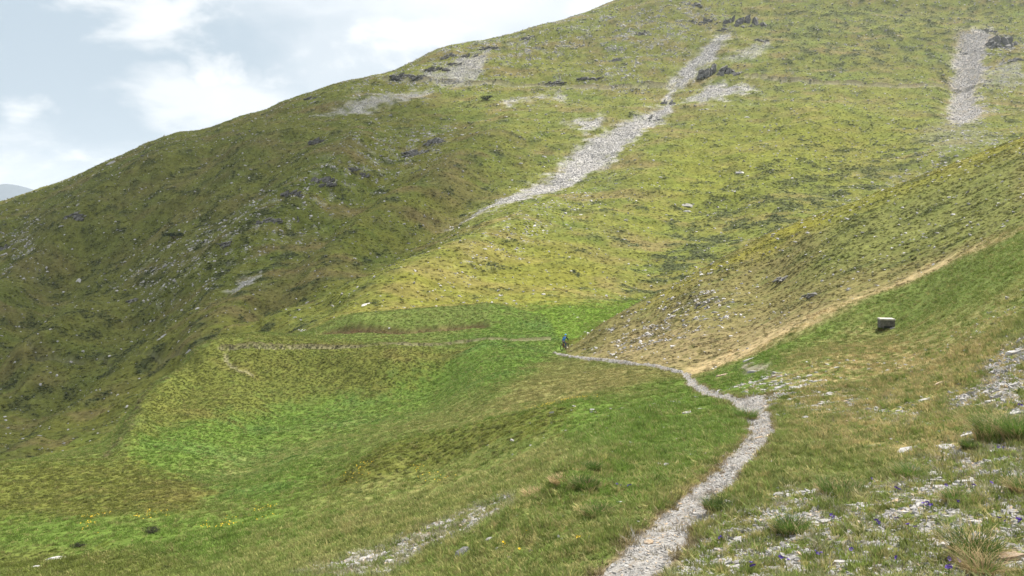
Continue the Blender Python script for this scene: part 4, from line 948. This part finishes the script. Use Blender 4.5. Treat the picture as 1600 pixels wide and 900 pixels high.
for y in (-.50, .62):
    wl = empty('wheel', (0, y, .35)); wl.parent = bike
    torus('tyre', (0, 0, 0), .325, .04, M_TYRE, wl); torus('rim', (0, 0, 0), .29, .013, M_METAL, wl)
    tubes('spokes', [((.02 * (-1) ** k, 0, 0), (0, .285 * math.cos(6.283 * k / 16), .285 * math.sin(6.283 * k / 16)), .0025) for k in range(16)], M_METAL, wl, 4)
    tubes('hub', [((-.06, 0, 0), (.06, 0, 0), .025)], M_METAL, wl)
tubes('frame', [((0, -.06, .33), (0, -.22, .82), .02), ((0, -.06, .33), (0, .36, .78), .026), ((0, -.19, .74), (0, .33, .88), .02), ((.05, -.5, .35), (.03, -.06, .33), .012), ((-.05, -.5, .35), (-.03, -.06, .33), .012), ((.05, -.5, .35), (.02, -.19, .74), .011), ((-.05, -.5, .35), (-.02, -.19, .74), .011), ((0, .37, .75), (0, .32, .93), .026)], M_RED, bike)
tubes('fork', [((.065, .62, .35), (.065, .43, .70), .02), ((-.065, .62, .35), (-.065, .43, .70), .02), ((-.07, .43, .70), (.07, .43, .70), .022), ((0, .42, .70), (0, .37, .76), .022)], M_BLK, bike)
tubes('handlebar', [((-.37, .36, 1.0), (-.12, .38, .98), .014), ((-.12, .38, .98), (.12, .38, .98), .015), ((.12, .38, .98), (.37, .36, 1.0), .014), ((0, .32, .93), (0, .38, .98), .02)], M_BLK, bike)
tubes('seat_post', [((0, -.22, .80), (0, -.27, .95), .014)], M_METAL, bike)
skin('saddle', [((0, -.40, .965), (.07, .03)), ((0, -.28, .965), (.055, .028)), ((0, -.13, .96), (.02, .02))], [(0, 1), (1, 2)], M_BLK, bike)
tubes('crank', [((.06, -.06, .33), (.075, .06, .21), .012), ((-.06, -.06, .33), (-.075, -.18, .45), .012), ((-.06, -.06, .33), (.06, -.06, .33), .03)], M_METAL, bike)
tubes('chainring', [((.055, -.06, .33), (.062, -.06, .33), .09)], M_METAL, bike, 20)
for sx, py_, pz in ((1, .06, .21), (-1, -.18, .45)): 
    bm = bmesh.new(); bmesh.ops.create_cube(bm, size=1, matrix=Matrix.Translation((sx * .125, py_, pz)) @ Matrix.Diagonal((.09, .09, .02, 1))); bm_obj('pedal', bm, M_BLK, bike)
rider = empty('person', BASE, (0, 0, HEAD)); tag(rider, 'person in blue jacket and helmet riding a mountain bike', 'person')
def arm(s): return [((s * .20, .16, 1.44), .062), ((s * .335, .24, 1.22), .046), ((s * .345, .34, 1.055), .034)]
def leg(s):
    up = s < 0
    return [((s * .10, -.24, 1.0), .095), ((s * .13, .12 if up else .10, .86 if up else .70), .068), ((s * .12, -.14 if up else .01, .56 if up else .32), .045)]
J = [((0, -.26, 1.03), .12), ((0, -.12, 1.20), .115), ((0, .06, 1.38), .13), ((0, .15, 1.48), .07), ((0, .20, 1.56), .055), ((0, .235, 1.63), .085), ((0, .25, 1.71), .075)]
E = [(k, k + 1) for k in range(6)]
def chain(root_i, js):
    b0 = len(J); J.extend(js); E.append((root_i, b0)); E.extend((b0 + k, b0 + k + 1) for k in range(len(js) - 1)); return len(J) - 1
for s_ in (-1, 1):
    w_ = chain(2, arm(s_)); pal = chain(w_, [((s_ * .335, .375, 1.03), .03)])
    for f_, off in enumerate((-.033, -.011, .011, .033)): chain(pal, [((s_ * .33 + off, .405, 1.02), .0095), ((s_ * .33 + off, .41, .99), .009), ((s_ * .33 + off, .375, .975), .008)])
    chain(pal, [((s_ * .295, .37, 1.005), .011), ((s_ * .285, .385, .985), .009)])
    an = chain(0, leg(s_)); a0 = Vector(J[an][0]); chain(an, [(tuple(a0 + Vector((0, -.02, -.055))), .045), (tuple(a0 + Vector((0, .09, -.085))), .04), (tuple(a0 + Vector((0, .19, -.085))), .03)])
skin('body', J, E, M_SKIN, rider)
jk = [((0, -.27, 1.03), (.19, .16)), ((0, -.13, 1.20), (.19, .15)), ((0, .06, 1.38), (.235, .16)), ((0, .14, 1.48), (.15, .10)), ((0, .18, 1.53), (.07, .07))]; je = [(0, 1), (1, 2), (2, 3), (3, 4)]
skin('jacket', jk, je, M_BLUE, rider)
for s_ in (-1, 1):
    skin('sleeve', [(p, r_ + .03) for p, r_ in [((s_ * .12, .10, 1.41), .085)] + arm(s_)], [(0, 1), (1, 2), (2, 3)], M_BLK, rider)
    L_ = leg(s_); skin('trouser_leg', [((s_ * .05, -.27, 1.02), .14)] + [(p, r_ + .03) for p, r_ in L_], [(0, 1), (1, 2), (2, 3)], M_GREY, rider)
    a0 = Vector(L_[2][0]); skin('shoe', [(tuple(a0 + Vector((0, -.03, -.03))), .055), (tuple(a0 + Vector((0, -.03, -.075))), .05), (tuple(a0 + Vector((0, .09, -.09))), .048), (tuple(a0 + Vector((0, .2, -.09))), .036)], [(0, 1), (1, 2), (2, 3)], M_BLK, rider)
hv, hf = [], []
for i_ in range(9):
    for k_ in range(20):
        a, b_ = 6.283 * k_ / 20, 1.62 * i_ / 8
        hv.append((.118 * math.sin(b_) * math.cos(a), .25 + .145 * math.sin(b_) * math.sin(a), 1.675 + .125 * math.cos(b_)))
for i_ in range(8):
    for k_ in range(20): hf.append((i_ * 20 + k_, i_ * 20 + (k_ + 1) % 20, (i_ + 1) * 20 + (k_ + 1) % 20, (i_ + 1) * 20 + k_))
hl = link_mesh('helmet', hv, hf, M_HELM, rider, True); sm = hl.modifiers.new('thick', 'SOLIDIFY'); sm.thickness = .02; sm.offset = 1
for sx in (-1, 1):
    bm = bmesh.new(); bmesh.ops.create_uvsphere(bm, u_segments=8, v_segments=6, radius=.012, matrix=Matrix.Translation((sx * .033, .328, 1.655))); bm_obj('eye', bm, M_BLK, rider, True)
bm = bmesh.new(); bmesh.ops.create_cone(bm, cap_ends=True, segments=8, radius1=.018, radius2=.006, depth=.05, matrix=Matrix.Translation((0, .335, 1.625)) @ Matrix.Rotation(.9, 4, 'X')); bm_obj('nose', bm, M_SKIN, rider, True)
bm = bmesh.new(); bmesh.ops.create_cube(bm, size=1, matrix=Matrix.Translation((0, .318, 1.59)) @ Matrix.Diagonal((.045, .012, .01, 1))); bm_obj('mouth', bm, plain('lips', (.35, .15, .12)), rider)

# ------------------------------------------------------------------ cloud overhead whose shade lies on the far slope, and the hazy air
def cloud():
    cx, cy, alt = -172.0, 232.0, 900.0; t_ = alt / math.tan(SUN_EL); ox, oy = cx + t_ * math.sin(SUN_AZ), cy + t_ * math.cos(SUN_AZ); r = random.Random(4); bm = bmesh.new()
    bmesh.ops.create_icosphere(bm, subdivisions=5, radius=1)
    vs = np.array([v.co for v in bm.verts]); nz = fbm(vs[:, 0] * 1.7 + vs[:, 2], vs[:, 1] * 1.7 - vs[:, 2] * .7, 4, 95)
    for v, q in zip(bm.verts, nz):
        c = v.co * (1 + .35 * float(q)); v.co = Vector((c.x * 165, c.y * 175, c.z * (45 if c.z < 0 else 80)))
    t = bpy.data.materials.new('cloud_vapour'); t.use_nodes = True; nt = t.node_tree; nt.nodes.remove(nt.nodes['Principled BSDF']); pv = nt.nodes.new('ShaderNodeVolumePrincipled')
    pv.inputs['Color'].default_value = (.95, .96, .98, 1); pv.inputs['Density'].default_value = .017; nt.links.new(pv.outputs[0], nt.nodes['Material Output'].inputs['Volume'])
    o = bm_obj('cloud', bm, t); o.location = (ox, oy, alt); tag(o, 'white cloud overhead', 'cloud', kind='stuff')
cloud()
HZ_TOP = max(float(Z.max()), max((o.matrix_world @ v.co).z for o in [bpy.data.objects['mountains']] for v in o.data.vertices)) + 12
def haze():
    bm = bmesh.new(); bmesh.ops.create_cube(bm, size=1, matrix=Matrix.Translation((0, 4500, (HZ_TOP - 332) / 2)) @ Matrix.Diagonal((56000, 10000, HZ_TOP + 332, 1)))
    t = bpy.data.materials.new('hazy_air'); t.use_nodes = True; nt = t.node_tree; nt.nodes.remove(nt.nodes['Principled BSDF']); pv = nt.nodes.new('ShaderNodeVolumePrincipled')
    pv.inputs['Color'].default_value = (.80, .90, 1.0, 1); pv.inputs['Density'].default_value = .00009; pv.inputs['Anisotropy'].default_value = .2; nt.links.new(pv.outputs[0], nt.nodes['Material Output'].inputs['Volume'])
    o = bm_obj('haze', bm, t); tag(o, 'thin bluish haze in the mountain air', 'haze', kind='stuff')
haze()
